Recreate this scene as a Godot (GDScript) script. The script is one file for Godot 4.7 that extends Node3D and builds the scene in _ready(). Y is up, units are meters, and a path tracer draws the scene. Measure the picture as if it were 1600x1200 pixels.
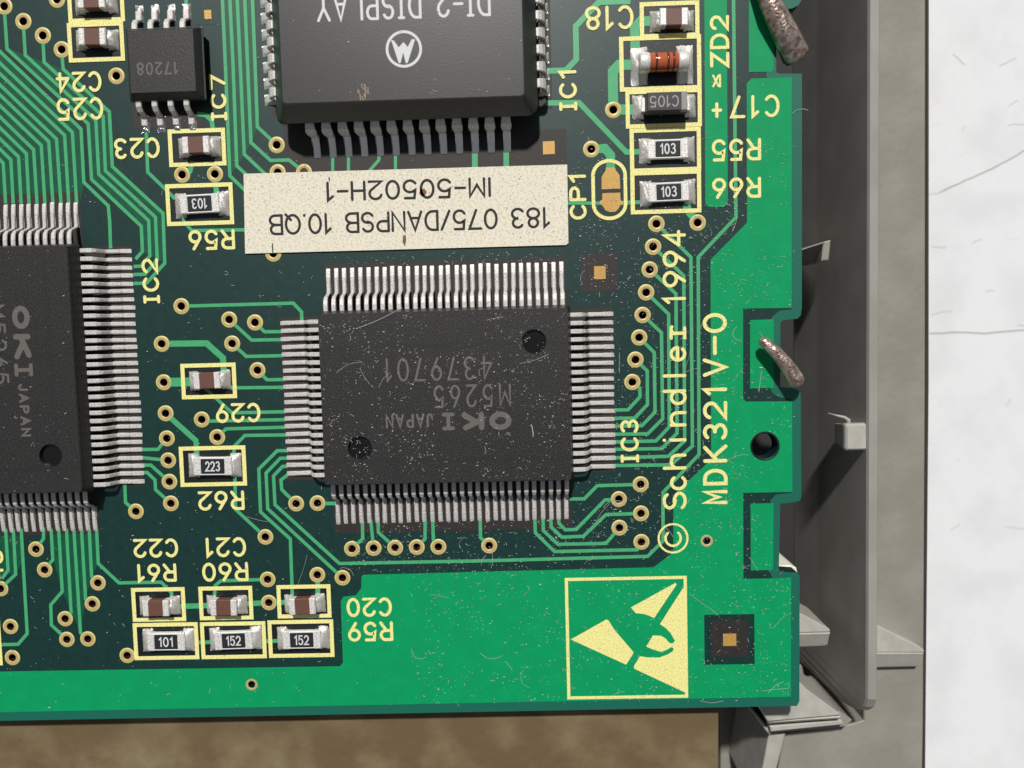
extends Node3D
# A display controller circuit board in its grey plastic case, seen from straight above.
# Everything is measured in millimetres on the board (x to the right, y up from the board's top face, z towards the lower edge) and scaled to metres when meshes are made.

const S := 0.001
const BOARD_TOP := 20.0      # the board's top face lies this far above the table
var rng := RandomNumberGenerator.new()
var M := {}
var names := {}

func _ready():
	rng.seed = 7
	# --- camera
	var cam := Camera3D.new()
	cam.name = "camera"
	cam.transform = Transform3D(Basis(Vector3(0.999411, -0.022443, 0.025947), Vector3(0.024450, -0.064574, -0.997613), Vector3(0.024065, 0.997661, -0.063987)), (Vector3(6.751, 63.887, -4.838) + Vector3(0, BOARD_TOP, 0)) * S)
	cam.fov = 52.01
	cam.near = 0.002
	cam.far = 5.0
	var lens := CameraAttributesPhysical.new()
	lens.frustum_focal_length = 24.6
	lens.frustum_focus_distance = 0.0635
	lens.frustum_near = 0.002
	lens.frustum_far = 5.0
	lens.exposure_aperture = 28.0
	cam.attributes = lens
	add_child(cam)
	cam.fov = 52.01
	# --- sky
	var sky_mat := ProceduralSkyMaterial.new()
	sky_mat.sky_top_color = Color(0.93, 0.96, 1.0)
	sky_mat.sky_horizon_color = Color(0.86, 0.87, 0.88)
	sky_mat.ground_bottom_color = Color(0.35, 0.34, 0.33)
	sky_mat.ground_horizon_color = Color(0.6, 0.6, 0.6)
	sky_mat.sky_curve = 0.3
	sky_mat.sky_energy_multiplier = 0.46
	sky_mat.ground_energy_multiplier = 0.3
	sky_mat.sun_angle_max = 3.0
	var sky := Sky.new()
	sky.sky_material = sky_mat
	var env := Environment.new()
	env.background_mode = Environment.BG_SKY
	env.sky = sky
	env.tonemap_mode = Environment.TONE_MAPPER_LINEAR
	env.tonemap_exposure = 1.0
	env.sdfgi_enabled = true
	env.ssao_enabled = true
	env.ssil_enabled = true
	var we := WorldEnvironment.new()
	we.name = "world_environment"
	we.environment = env
	add_child(we)
	# --- sun, high over the far edge
	var sun := DirectionalLight3D.new()
	sun.name = "sun"
	sun.light_energy = 1.27
	sun.light_color = Color(1.0, 0.985, 0.965)
	sun.light_angular_distance = 3.0
	sun.shadow_enabled = true
	var toward := Vector3(0.07, -1.0, 0.79).normalized()
	sun.basis = Basis.looking_at(toward, Vector3.UP)
	add_child(sun)

	make_materials()
	build_table()
	build_case()
	await build_board()
	build_traces()
	build_vias()
	build_silkscreen()
	await build_chips()
	build_small_parts()
	build_label()
	build_lugs()
	build_dust()

# ------------------------------------------------------------------ nodes

func numbered(called: String, parent: Node) -> String:
	var key := str(parent.get_instance_id()) + called
	var n: int = names.get(key, 0)
	names[key] = n + 1
	return called if n == 0 else "%s_%03d" % [called, n]

func thing(called: String, label: String, category: String, at: Vector3, turn := 0.0, group := "") -> Node3D:
	var o := Node3D.new()
	o.name = numbered(called, self)
	add_child(o, true)
	o.position = (at + Vector3(0, BOARD_TOP, 0)) * S
	o.rotation.y = turn
	o.set_meta("label", label)
	o.set_meta("category", category)
	if group != "":
		o.set_meta("group", group)
	return o

func part(called: String, mesh: Mesh, parent: Node, at := Vector3.ZERO, turn := 0.0) -> MeshInstance3D:
	var o := MeshInstance3D.new()
	o.name = numbered(called, parent)
	o.mesh = mesh
	o.position = at * S
	o.rotation.y = turn
	parent.add_child(o, true)
	return o

# ------------------------------------------------------------------ materials

func noise_tex(freq: float, octaves: int, lo: Color, hi: Color, seed_n: int, kind := FastNoiseLite.TYPE_SIMPLEX_SMOOTH, a := 0.0, b := 1.0, size := 512) -> NoiseTexture2D:
	var n := FastNoiseLite.new()
	n.noise_type = kind
	n.seed = seed_n
	n.frequency = freq
	n.fractal_octaves = octaves
	var t := NoiseTexture2D.new()
	t.width = size
	t.height = size
	t.seamless = true
	t.noise = n
	var g := Gradient.new()
	g.set_color(0, lo)
	g.set_color(1, hi)
	g.set_offset(0, a)
	g.set_offset(1, b)
	t.color_ramp = g
	return t

func lin(r: float, g: float, b: float) -> Color:
	return Color(r, g, b).linear_to_srgb()

func mat(called: String, c: Color, rough: float, metal := 0.0, spec := 0.5) -> StandardMaterial3D:
	var m := StandardMaterial3D.new()
	m.resource_name = called
	m.albedo_color = c
	m.roughness = rough
	m.metallic = metal
	m.metallic_specular = spec
	M[called] = m
	return m

func textured(m: StandardMaterial3D, t: Texture2D, tile_mm: float, bump: Texture2D = null, bump_mm := 0.0) -> void:
	m.albedo_texture = t
	m.uv1_triplanar = true
	m.uv1_world_triplanar = true
	m.uv1_scale = Vector3.ONE * (1000.0 / tile_mm)
	if bump != null:
		m.heightmap_enabled = true
		m.heightmap_texture = bump
		m.heightmap_scale = bump_mm * 0.1

func make_materials() -> void:
	var grain := noise_tex(0.09, 3, Color(0.62, 0.62, 0.62), Color(1, 1, 1), 1, FastNoiseLite.TYPE_SIMPLEX_SMOOTH, 0.2, 0.85)
	var soft := noise_tex(0.012, 4, Color(0.955, 0.965, 0.965), Color(1, 1, 1), 2, FastNoiseLite.TYPE_SIMPLEX_SMOOTH, 0.25, 0.75)
	var rough_bump := noise_tex(0.06, 3, Color.BLACK, Color.WHITE, 3)
	var weave := noise_tex(0.02, 5, Color(0.86, 0.9, 0.9), Color(1, 1, 1), 4, FastNoiseLite.TYPE_SIMPLEX_SMOOTH, 0.2, 0.8)
	textured(mat("solder_mask", lin(0.002, 0.031, 0.027), 0.43), weave, 9.0)
	textured(mat("copper_under_mask", lin(0.001, 0.3, 0.105), 0.43, 0.0, 0.35), soft, 14.0)
	textured(mat("trace_green", lin(0.06, 0.38, 0.16), 0.4), soft, 5.0)
	textured(mat("bare_laminate", lin(0.03, 0.024, 0.022), 0.6), grain, 4.0)
	textured(mat("clearance", lin(0.0035, 0.012, 0.013), 0.45), grain, 4.0)
	mat("laminate_edge", lin(0.002, 0.115, 0.075), 0.5)
	textured(mat("trace_scatter", lin(0.002, 0.085, 0.042), 0.4), weave, 9.0)  # scattered light between traces, put into the mask colour
	textured(mat("silk_ink", lin(0.84, 0.79, 0.31), 0.6), noise_tex(0.05, 3, Color(0.8, 0.8, 0.72), Color(1, 1, 1), 8, FastNoiseLite.TYPE_SIMPLEX_SMOOTH, 0.1, 0.5), 4.0)
	textured(mat("via_ring", lin(0.84, 0.63, 0.28), 0.42, 0.1), grain, 3.0)
	mat("via_skirt", lin(0.6, 0.54, 0.18), 0.45)
	mat("via_barrel", lin(0.06, 0.02, 0.012), 0.5, 0.3)
	textured(mat("gold", lin(0.88, 0.52, 0.13), 0.4, 0.2), grain, 2.0, rough_bump, 0.01)
	textured(mat("tin", lin(0.84, 0.83, 0.81), 0.4, 0.2), noise_tex(0.03, 4, Color(0.78, 0.77, 0.76), Color(1, 1, 1), 5, FastNoiseLite.TYPE_SIMPLEX_SMOOTH, 0.25, 0.6), 2.5, rough_bump, 0.008)
	textured(mat("lead_tin", lin(0.66, 0.645, 0.63), 0.5, 0.2), noise_tex(0.025, 4, Color(0.8, 0.78, 0.76), Color(1, 1, 1), 6, FastNoiseLite.TYPE_SIMPLEX_SMOOTH, 0.25, 0.6), 1.8)
	textured(mat("solder", lin(0.97, 0.96, 0.95), 0.14, 1.0), noise_tex(0.04, 4, Color(0.62, 0.6, 0.58), Color(1, 1, 1), 7, FastNoiseLite.TYPE_SIMPLEX_SMOOTH, 0.2, 0.6), 1.6, rough_bump, 0.02)
	textured(mat("solder_bright", lin(0.93, 0.92, 0.9), 0.25, 0.4), noise_tex(0.05, 3, Color(0.7, 0.68, 0.66), Color(1, 1, 1), 27, FastNoiseLite.TYPE_SIMPLEX_SMOOTH, 0.2, 0.6), 1.6, rough_bump, 0.02)
	textured(mat("solder_mirror", lin(0.97, 0.96, 0.95), 0.17, 1.0), noise_tex(0.05, 3, Color(0.8, 0.79, 0.78), Color(1, 1, 1), 37, FastNoiseLite.TYPE_SIMPLEX_SMOOTH, 0.2, 0.6), 1.6, rough_bump, 0.004)
	textured(mat("solder_joint", lin(0.84, 0.82, 0.8), 0.34, 0.45), noise_tex(0.04, 4, Color(0.66, 0.64, 0.62), Color(1, 1, 1), 17, FastNoiseLite.TYPE_SIMPLEX_SMOOTH, 0.2, 0.6), 1.6, rough_bump, 0.02)
	var epoxy := noise_tex(0.075, 4, Color(0.62, 0.62, 0.62), Color(1, 1, 1), 9, FastNoiseLite.TYPE_SIMPLEX_SMOOTH, 0.3, 0.85, 1024)
	var dusty := noise_tex(0.085, 3, Color(0.34, 0.34, 0.34), Color(1, 1, 1), 19, FastNoiseLite.TYPE_SIMPLEX_SMOOTH, 0.42, 0.9, 1024)
	textured(mat("epoxy", lin(0.088, 0.087, 0.085), 0.45), dusty, 9.0, rough_bump, 0.006)
	mat("dimple_gloss", lin(0.006, 0.006, 0.0065), 0.22)
	textured(mat("epoxy_smooth", lin(0.05, 0.0495, 0.0485), 0.38), epoxy, 7.0, rough_bump, 0.002)
	textured(mat("epoxy_side", lin(0.018, 0.018, 0.018), 0.6), epoxy, 6.0)
	mat("chip_print", lin(0.112, 0.103, 0.093), 0.6)
	mat("white_print", lin(0.62, 0.63, 0.63), 0.6)
	mat("grey_print", lin(0.3, 0.3, 0.3), 0.6)
	textured(mat("ceramic", lin(0.8, 0.79, 0.77), 0.5), soft, 3.0)
	textured(mat("resistor_glaze", lin(0.02, 0.022, 0.026), 0.35), soft, 3.0)
	textured(mat("capacitor_brown", lin(0.22, 0.095, 0.07), 0.5), grain, 2.5)
	textured(mat("tantalum", lin(0.05, 0.048, 0.046), 0.5), grain, 4.0)
	mat("diode_glass", lin(0.42, 0.1, 0.04), 0.1)
	mat("diode_band", lin(0.12, 0.02, 0.012), 0.15)
	var paper := noise_tex(0.035, 5, Color(0.92, 0.905, 0.85), Color(1, 1, 1), 10, FastNoiseLite.TYPE_SIMPLEX_SMOOTH, 0.25, 0.55)
	textured(mat("label_paper", lin(0.74, 0.7, 0.59), 0.7), paper, 5.0)
	mat("label_ink", lin(0.013, 0.011, 0.011), 0.7)
	mat("rust", lin(0.2, 0.07, 0.045), 0.7)
	var case_grain := noise_tex(0.01, 5, Color(0.94, 0.94, 0.935), Color(1, 1, 1), 11, FastNoiseLite.TYPE_SIMPLEX_SMOOTH, 0.25, 0.75)
	textured(mat("case_grey", lin(0.265, 0.252, 0.218), 0.6), case_grain, 30.0, rough_bump, 0.02)
	textured(mat("case_wall", lin(0.29, 0.285, 0.26), 0.6), case_grain, 30.0)
	textured(mat("case_inner", lin(0.1, 0.1, 0.09), 0.65), case_grain, 30.0)
	mat("chassis_shade", lin(0.02, 0.02, 0.019), 0.7)  # deep shade under the board, put into the colour
	textured(mat("case_light", lin(0.42, 0.41, 0.37), 0.6), case_grain, 12.0)
	mat("edge_shadow_brown", lin(0.05, 0.03, 0.028), 0.6)  # colour of the shadow line beside the flange
	var brown := noise_tex(0.014, 7, Color(0.78, 0.74, 0.67), Color(1, 1, 1), 12, FastNoiseLite.TYPE_SIMPLEX_SMOOTH, 0.4, 0.95)
	textured(mat("brown_board", lin(0.21, 0.165, 0.092), 0.8), brown, 52.0, rough_bump, 0.06)
	var marble := noise_tex(0.008, 5, Color(0.965, 0.965, 0.965), Color(1, 1, 1), 13, FastNoiseLite.TYPE_SIMPLEX_SMOOTH, 0.2, 0.6)
	textured(mat("white_stone", lin(0.735, 0.75, 0.77), 0.55), marble, 40.0)
	mat("stone_vein", lin(0.55, 0.54, 0.54), 0.6)
	mat("stone_dark", lin(0.32, 0.31, 0.31), 0.6)
	mat("white_plastic", lin(0.85, 0.84, 0.74), 0.5)
	textured(mat("lug_metal", lin(0.62, 0.53, 0.48), 0.36, 0.75), noise_tex(0.03, 4, Color(0.6, 0.5, 0.46), Color(1, 1, 1), 14, FastNoiseLite.TYPE_SIMPLEX_SMOOTH, 0.25, 0.7), 9.0, rough_bump, 0.05)
	mat("dust", lin(0.44, 0.44, 0.43), 0.9)
	mat("fibre", lin(0.46, 0.46, 0.45), 0.8)

# ------------------------------------------------------------------ mesh tools (millimetres in)

func start(smooth := false) -> SurfaceTool:
	var st := SurfaceTool.new()
	st.begin(Mesh.PRIMITIVE_TRIANGLES)
	st.set_smooth_group(0 if smooth else -1)
	return st

func tri(st: SurfaceTool, a: Vector3, b: Vector3, c: Vector3) -> void:
	st.add_vertex(a * S)
	st.add_vertex(b * S)
	st.add_vertex(c * S)

func quad(st: SurfaceTool, a: Vector3, b: Vector3, c: Vector3, d: Vector3) -> void:
	tri(st, a, b, c)
	tri(st, a, c, d)

func finish(st: SurfaceTool, m: Material, onto: ArrayMesh = null) -> ArrayMesh:
	st.generate_normals()
	st.set_material(m)
	return st.commit(onto) if onto != null else st.commit()

func v3(p: Vector2, y: float) -> Vector3:
	return Vector3(p.x, y, p.y)

func points(a: Array) -> PackedVector2Array:
	var o := PackedVector2Array()
	for i in range(0, a.size(), 2):
		o.append(Vector2(a[i], a[i + 1]))
	return o

func ring_strip(st: SurfaceTool, lower: PackedVector3Array, upper: PackedVector3Array) -> void:
	# a closed wall between two loops that run clockwise when seen from above
	var n := lower.size()
	for i in n:
		var j := (i + 1) % n
		quad(st, lower[i], upper[i], upper[j], lower[j])

func fan(st: SurfaceTool, loop: PackedVector3Array, up := true) -> void:
	var c := Vector3.ZERO
	for p in loop:
		c += p
	c /= loop.size()
	for i in loop.size():
		var j := (i + 1) % loop.size()
		if up:
			tri(st, c, loop[i], loop[j])
		else:
			tri(st, c, loop[j], loop[i])

func rounded_rect(hx: float, hz: float, r: float, y: float, steps := 3) -> PackedVector3Array:
	# clockwise seen from above (x right, z down the page)
	var o := PackedVector3Array()
	for k in 4:
		var c := Vector2(hx - r, hz - r) * Vector2([1, 1, -1, -1][k], [-1, 1, 1, -1][k])
		for i in steps + 1:
			var a := -PI / 2 + k * PI / 2 + i * PI / 2 / steps
			o.append(Vector3(c.x + r * cos(a), y, c.y + r * sin(a)))
	return o

func loft(st: SurfaceTool, hx: float, hz: float, r: float, rings: Array, close_top := true, close_bottom := true, steps := 3) -> void:
	# rings: [inset, y] from the bottom up
	var last: PackedVector3Array
	for k in rings.size():
		var inset: float = rings[k][0]
		var loop := rounded_rect(hx - inset, hz - inset, maxf(r - inset * 0.5, 0.02), rings[k][1], steps)
		if k == 0:
			if close_bottom:
				fan(st, loop, false)
		else:
			ring_strip(st, last, loop)
		last = loop
	if close_top:
		fan(st, last, true)

func box_mesh(hx: float, hz: float, y0: float, y1: float, bevel: float, m: Material) -> ArrayMesh:
	var st := start()
	loft(st, hx, hz, bevel, [[bevel, y0], [0, y0 + bevel], [0, y1 - bevel], [bevel, y1]], true, true, 2)
	return finish(st, m)

func ribbon(st: SurfaceTool, pts: PackedVector2Array, w: float, y: float, depth := 0.0, round_caps := true, closed := false) -> void:
	var n := pts.size()
	if n < 2:
		return
	var left := PackedVector2Array()
	var right := PackedVector2Array()
	var h := w / 2
	for i in n:
		var before := pts[(i - 1 + n) % n] if (i > 0 or closed) else pts[i] * 2 - pts[1]
		var after := pts[(i + 1) % n] if (i < n - 1 or closed) else pts[i] * 2 - pts[n - 2]
		var d0 := (pts[i] - before).normalized()
		var d1 := (after - pts[i]).normalized()
		var n0 := Vector2(-d0.y, d0.x)
		var n1 := Vector2(-d1.y, d1.x)
		var m := (n0 + n1)
		m = n0 if m.length() < 0.05 else m.normalized()
		var k := h / maxf(m.dot(n0), 0.45)
		left.append(pts[i] - m * k)
		right.append(pts[i] + m * k)
	var last := n if closed else n - 1
	for i in last:
		var j := (i + 1) % n
		quad(st, v3(left[i], y), v3(left[j], y), v3(right[j], y), v3(right[i], y))
		if depth > 0.0:
			quad(st, v3(left[i], y - depth), v3(left[j], y - depth), v3(left[j], y), v3(left[i], y))
			quad(st, v3(right[j], y - depth), v3(right[i], y - depth), v3(right[i], y), v3(right[j], y))
	if not closed:
		for e in 2:
			var c := pts[0] if e == 0 else pts[n - 1]
			var from := right[0] if e == 0 else left[n - 1]
			var to := left[0] if e == 0 else right[n - 1]
			if round_caps:
				var steps := 5
				var prev := from
				var a0 := (from - c).angle()
				for s in steps:
					var nx := c + Vector2.from_angle(a0 + PI * (s + 1) / steps) * h
					if s == steps - 1:
						nx = to
					tri(st, v3(c, y), v3(prev, y), v3(nx, y))
					if depth > 0.0:
						quad(st, v3(prev, y - depth), v3(nx, y - depth), v3(nx, y), v3(prev, y))
					prev = nx
			elif depth > 0.0:
				quad(st, v3(from, y - depth), v3(to, y - depth), v3(to, y), v3(from, y))

func slab(st: SurfaceTool, poly: PackedVector2Array, y0: float, y1: float) -> void:
	# a flat plate with the outline poly
	var ids := Geometry2D.triangulate_polygon(poly)
	for i in range(0, ids.size(), 3):
		var a := poly[ids[i]]
		var b := poly[ids[i + 1]]
		var c := poly[ids[i + 2]]
		if (b - a).cross(c - a) < 0:
			var t := b
			b = c
			c = t
		tri(st, v3(a, y1), v3(b, y1), v3(c, y1))
	var turn := 0.0
	for i in poly.size():
		turn += poly[i].cross(poly[(i + 1) % poly.size()])
	for i in poly.size():
		var a := poly[i]
		var b := poly[(i + 1) % poly.size()]
		if turn < 0:
			var t := a
			a = b
			b = t
		quad(st, v3(a, y0), v3(a, y1), v3(b, y1), v3(b, y0))

func drilled(poly: PackedVector2Array, y0: float, y1: float, holes: Array, squares: Array, m: Material) -> ArrayMesh:
	# a plate with round holes [x, z, r] and square openings [x0, z0, x1, z1] cut through it
	var root := CSGCombiner3D.new()
	root.name = "cutter"
	var p := CSGPolygon3D.new()
	p.name = "plate"
	p.polygon = poly
	p.depth = y1 - y0
	p.rotation_degrees.x = 90
	p.position.y = y0
	root.add_child(p)
	for h in holes:
		var c := CSGCylinder3D.new()
		c.name = "hole"
		c.radius = h[2]
		c.height = (y1 - y0) + 2.0
		c.sides = 18 if h[2] < 0.9 else 36
		c.position = Vector3(h[0], (y0 + y1) / 2, h[1])
		c.operation = CSGShape3D.OPERATION_SUBTRACTION
		root.add_child(c, true)
	for q in squares:
		var b := CSGBox3D.new()
		b.name = "opening"
		b.size = Vector3(q[2] - q[0], (y1 - y0) + 2.0, q[3] - q[1])
		b.position = Vector3((q[0] + q[2]) / 2, (y0 + y1) / 2, (q[1] + q[3]) / 2)
		b.operation = CSGShape3D.OPERATION_SUBTRACTION
		root.add_child(b, true)
	add_child(root)
	await get_tree().process_frame
	await get_tree().process_frame
	var baked := root.bake_static_mesh()
	remove_child(root)
	root.queue_free()
	var st := start()
	for s in baked.get_surface_count():
		var arr := baked.surface_get_arrays(s)
		var v: PackedVector3Array = arr[Mesh.ARRAY_VERTEX]
		if arr[Mesh.ARRAY_INDEX] != null and arr[Mesh.ARRAY_INDEX].size() > 0:
			var ix: PackedInt32Array = arr[Mesh.ARRAY_INDEX]
			for i in ix:
				st.add_vertex(v[i] * S)
		else:
			for q in v:
				st.add_vertex(q * S)
	return finish(st, m)

func heap(st: SurfaceTool, x0: float, x1: float, z0: float, z1: float, nx: int, nz: int, height: Callable) -> void:
	# a lumpy mound over a rectangle
	var g := []
	for i in nx + 1:
		var col := PackedVector3Array()
		for j in nz + 1:
			var u := float(i) / nx
			var w := float(j) / nz
			var edge := (i == 0 or j == 0 or i == nx or j == nz)
			var jit := Vector2(rng.randf_range(-1, 1) * (x1 - x0) / nx, rng.randf_range(-1, 1) * (z1 - z0) / nz) * 0.22
			var y: float = 0.015 if edge else height.call(u, w) * rng.randf_range(0.86, 1.14)
			col.append(Vector3(lerpf(x0, x1, u) + jit.x, y, lerpf(z0, z1, w) + jit.y))
		g.append(col)
	for i in nx:
		for j in nz:
			quad(st, g[i][j], g[i + 1][j], g[i + 1][j + 1], g[i][j + 1])

func tube(st: SurfaceTool, path: PackedVector3Array, radii: Array, sides := 12, flat := 1.0) -> void:
	var rings := []
	for i in path.size():
		var d := (path[mini(i + 1, path.size() - 1)] - path[maxi(i - 1, 0)]).normalized()
		var side := d.cross(Vector3.UP).normalized()
		var upv := side.cross(d).normalized()
		var loop := PackedVector3Array()
		for k in sides:
			var a := TAU * k / sides
			loop.append(path[i] + (side * cos(a) + upv * sin(a) * flat) * float(radii[i]))
		rings.append(loop)
	for i in rings.size() - 1:
		for k in sides:
			var l := (k + 1) % sides
			quad(st, rings[i][k], rings[i][l], rings[i + 1][l], rings[i + 1][k])
	fan(st, rings[0], false)
	fan(st, rings[rings.size() - 1], true)

# ------------------------------------------------------------------ stroke lettering

const GLYPHS := {
	"0": [0.66, "A .33 .5 .33 .5 0 360"],
	"1": [0.34, "M .02 .78 L .28 1 L .28 0"],
	"2": [0.66, "A .33 .69 .32 .31 165 -38 L 0 0 L .66 0"],
	"3": [0.64, "A .32 .75 .28 .25 150 -82 N A .32 .26 .32 .26 88 -150"],
	"4": [0.68, "M .5 0 L .5 1 L 0 .28 N M 0 .28 L .68 .28"],
	"5": [0.66, "M .6 1 L .1 1 L .05 .55 A .32 .33 .33 .33 130 -150"],
	"6": [0.64, "A .32 .3 .31 .3 0 360 N M .04 .42 L .42 1"],
	"7": [0.66, "M 0 1 L .66 1 L .26 0"],
	"8": [0.66, "A .33 .76 .26 .24 0 360 N A .33 .26 .33 .26 0 360"],
	"9": [0.64, "A .32 .7 .31 .3 0 360 N M .6 .58 L .22 0"],
	"A": [0.74, "M 0 0 L .37 1 L .74 0 N M .14 .34 L .6 .34"],
	"B": [0.68, "M .38 .51 L 0 .51 L 0 1 L .38 1 A .38 .755 .26 .245 90 -90 N M .38 .5 A .38 .25 .3 .25 90 -90 L 0 0 L 0 .5"],
	"C": [0.66, "A .36 .5 .36 .5 42 318"],
	"D": [0.68, "M 0 0 L 0 1 L .28 1 A .28 .5 .4 .5 90 -90 L 0 0"],
	"H": [0.66, "M 0 0 L 0 1 N M .66 0 L .66 1 N M 0 .5 L .66 .5"],
	"I": [0.3, "M 0 1 L .3 1 N M .15 1 L .15 0 N M 0 0 L .3 0"],
	"i": [0.1, "M .05 0 L .05 .68 N M .05 .98 L .05 1"],
	"|": [0.06, "M .03 0 L .03 1"],
	"J": [0.5, "M .5 1 L .5 .25 A .25 .25 .25 .25 0 -180"],
	"K": [0.66, "M 0 0 L 0 1 N M .62 1 L 0 .4 N M .2 .58 L .66 0"],
	"L": [0.6, "M 0 1 L 0 0 L .6 0"],
	"M": [0.76, "M 0 0 L 0 1 L .38 .35 L .76 1 L .76 0"],
	"N": [0.68, "M 0 0 L 0 1 L .68 0 L .68 1"],
	"O": [0.8, "A .4 .5 .4 .5 0 360"],
	"P": [0.64, "M 0 0 L 0 1 N M 0 1 L .36 1 A .36 .73 .28 .27 90 -90 L 0 .46"],
	"Q": [0.8, "A .4 .5 .4 .5 0 360 N M .5 .26 L .8 -.04"],
	"R": [0.66, "M 0 0 L 0 1 N M 0 1 L .38 1 A .38 .73 .28 .27 90 -90 L 0 .46 N M .32 .46 L .66 0"],
	"S": [0.64, "A .32 .74 .29 .26 25 270 A .32 .26 .31 .26 90 -155"],
	"T": [0.66, "M 0 1 L .66 1 N M .33 1 L .33 0"],
	"V": [0.7, "M 0 1 L .35 0 L .7 1"],
	"X": [0.6, "M .02 1 L .58 .3 N M .58 1 L .02 .3 N M 0 .1 L .6 .1"],
	"Y": [0.7, "M 0 1 L .35 .48 L .7 1 N M .35 .48 L .35 0"],
	"Z": [0.66, "M 0 1 L .66 1 L 0 0 L .66 0"],
	"-": [0.5, "M 0 .5 L .5 .5"],
	"/": [0.46, "M 0 0 L .46 1"],
	".": [0.08, "M .04 .02 L .04 .05"],
	"+": [0.7, "M 0 .45 L .7 .45 N M .35 .1 L .35 .8"],
	"c": [0.56, "A .3 .32 .3 .33 38 322"],
	"d": [0.56, "A .28 .32 .28 .33 0 360 N M .56 0 L .56 1"],
	"e": [0.58, "M .02 .34 L .58 .34 N A .3 .33 .28 .33 2 318"],
	"h": [0.54, "M 0 0 L 0 1 N M 0 .4 A .27 .38 .27 .28 160 0 L .54 0"],
	"l": [0.1, "M .05 0 L .05 1"],
	"n": [0.54, "M 0 0 L 0 .66 N M 0 .38 A .27 .38 .27 .28 160 0 L .54 0"],
	"r": [0.5, "M 0 .66 L .2 .66 L .2 0 N M 0 0 L .42 0 N M .2 .42 A .38 .4 .2 .26 165 60"],
	" ": [0.42, ""],
}

func strokes(ch: String) -> Array:
	var out := []
	var cur := PackedVector2Array()
	var t: PackedStringArray = GLYPHS[ch][1].split(" ", false)
	var i := 0
	while i < t.size():
		match t[i]:
			"M":
				cur = PackedVector2Array([Vector2(float(t[i + 1]), float(t[i + 2]))])
				i += 3
			"L":
				cur.append(Vector2(float(t[i + 1]), float(t[i + 2])))
				i += 3
			"A":
				var a0 := deg_to_rad(float(t[i + 5]))
				var a1 := deg_to_rad(float(t[i + 6]))
				var n := maxi(6, int(absf(a1 - a0) / 0.32))
				for k in n + 1:
					var a := lerpf(a0, a1, float(k) / n)
					var p := Vector2(float(t[i + 1]) + float(t[i + 3]) * cos(a), float(t[i + 2]) + float(t[i + 4]) * sin(a))
					if cur.is_empty() or cur[cur.size() - 1].distance_to(p) > 0.02:
						cur.append(p)
				i += 7
			"N":
				out.append(cur)
				cur = PackedVector2Array()
				i += 1
	if cur.size() > 1:
		out.append(cur)
	return out

func write(st: SurfaceTool, text: String, x0: float, z0: float, x1: float, z1: float, turn: int, w: float, y: float, gap := 0.3, depth := 0.0) -> void:
	# letters that fill the box; turn: 0 upright, 1 reading up the page, 2 upside down, 3 reading down the page
	var c := Vector2((x0 + x1) / 2, (z0 + z1) / 2)
	var bw := absf(x1 - x0) if turn % 2 == 0 else absf(z1 - z0)
	var bh := absf(z1 - z0) if turn % 2 == 0 else absf(x1 - x0)
	bw -= w
	bh -= w
	var total := -gap
	for ch in text:
		total += float(GLYPHS[ch][0]) + gap
	var sx := bw / maxf(total, 0.05)
	if total < 0.12:
		sx = bh
	var at := 0.0
	var k := 0
	for ch in text:
		for line in strokes(ch):
			var q := PackedVector2Array()
			for p in line:
				var local := Vector2((at + p.x - total / 2) * sx, (0.5 - p.y) * bh)
				q.append(c + local.rotated(-PI / 2 * turn))
			var shut: bool = q.size() > 5 and q[0].distance_to(q[q.size() - 1]) < 0.01
			if shut:
				q.remove_at(q.size() - 1)
			ribbon(st, q, w, y + 0.0015 * (k % 5), depth, true, shut)
			k += 1
		at += float(GLYPHS[ch][0]) + gap

# ------------------------------------------------------------------ the setting: table

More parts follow.
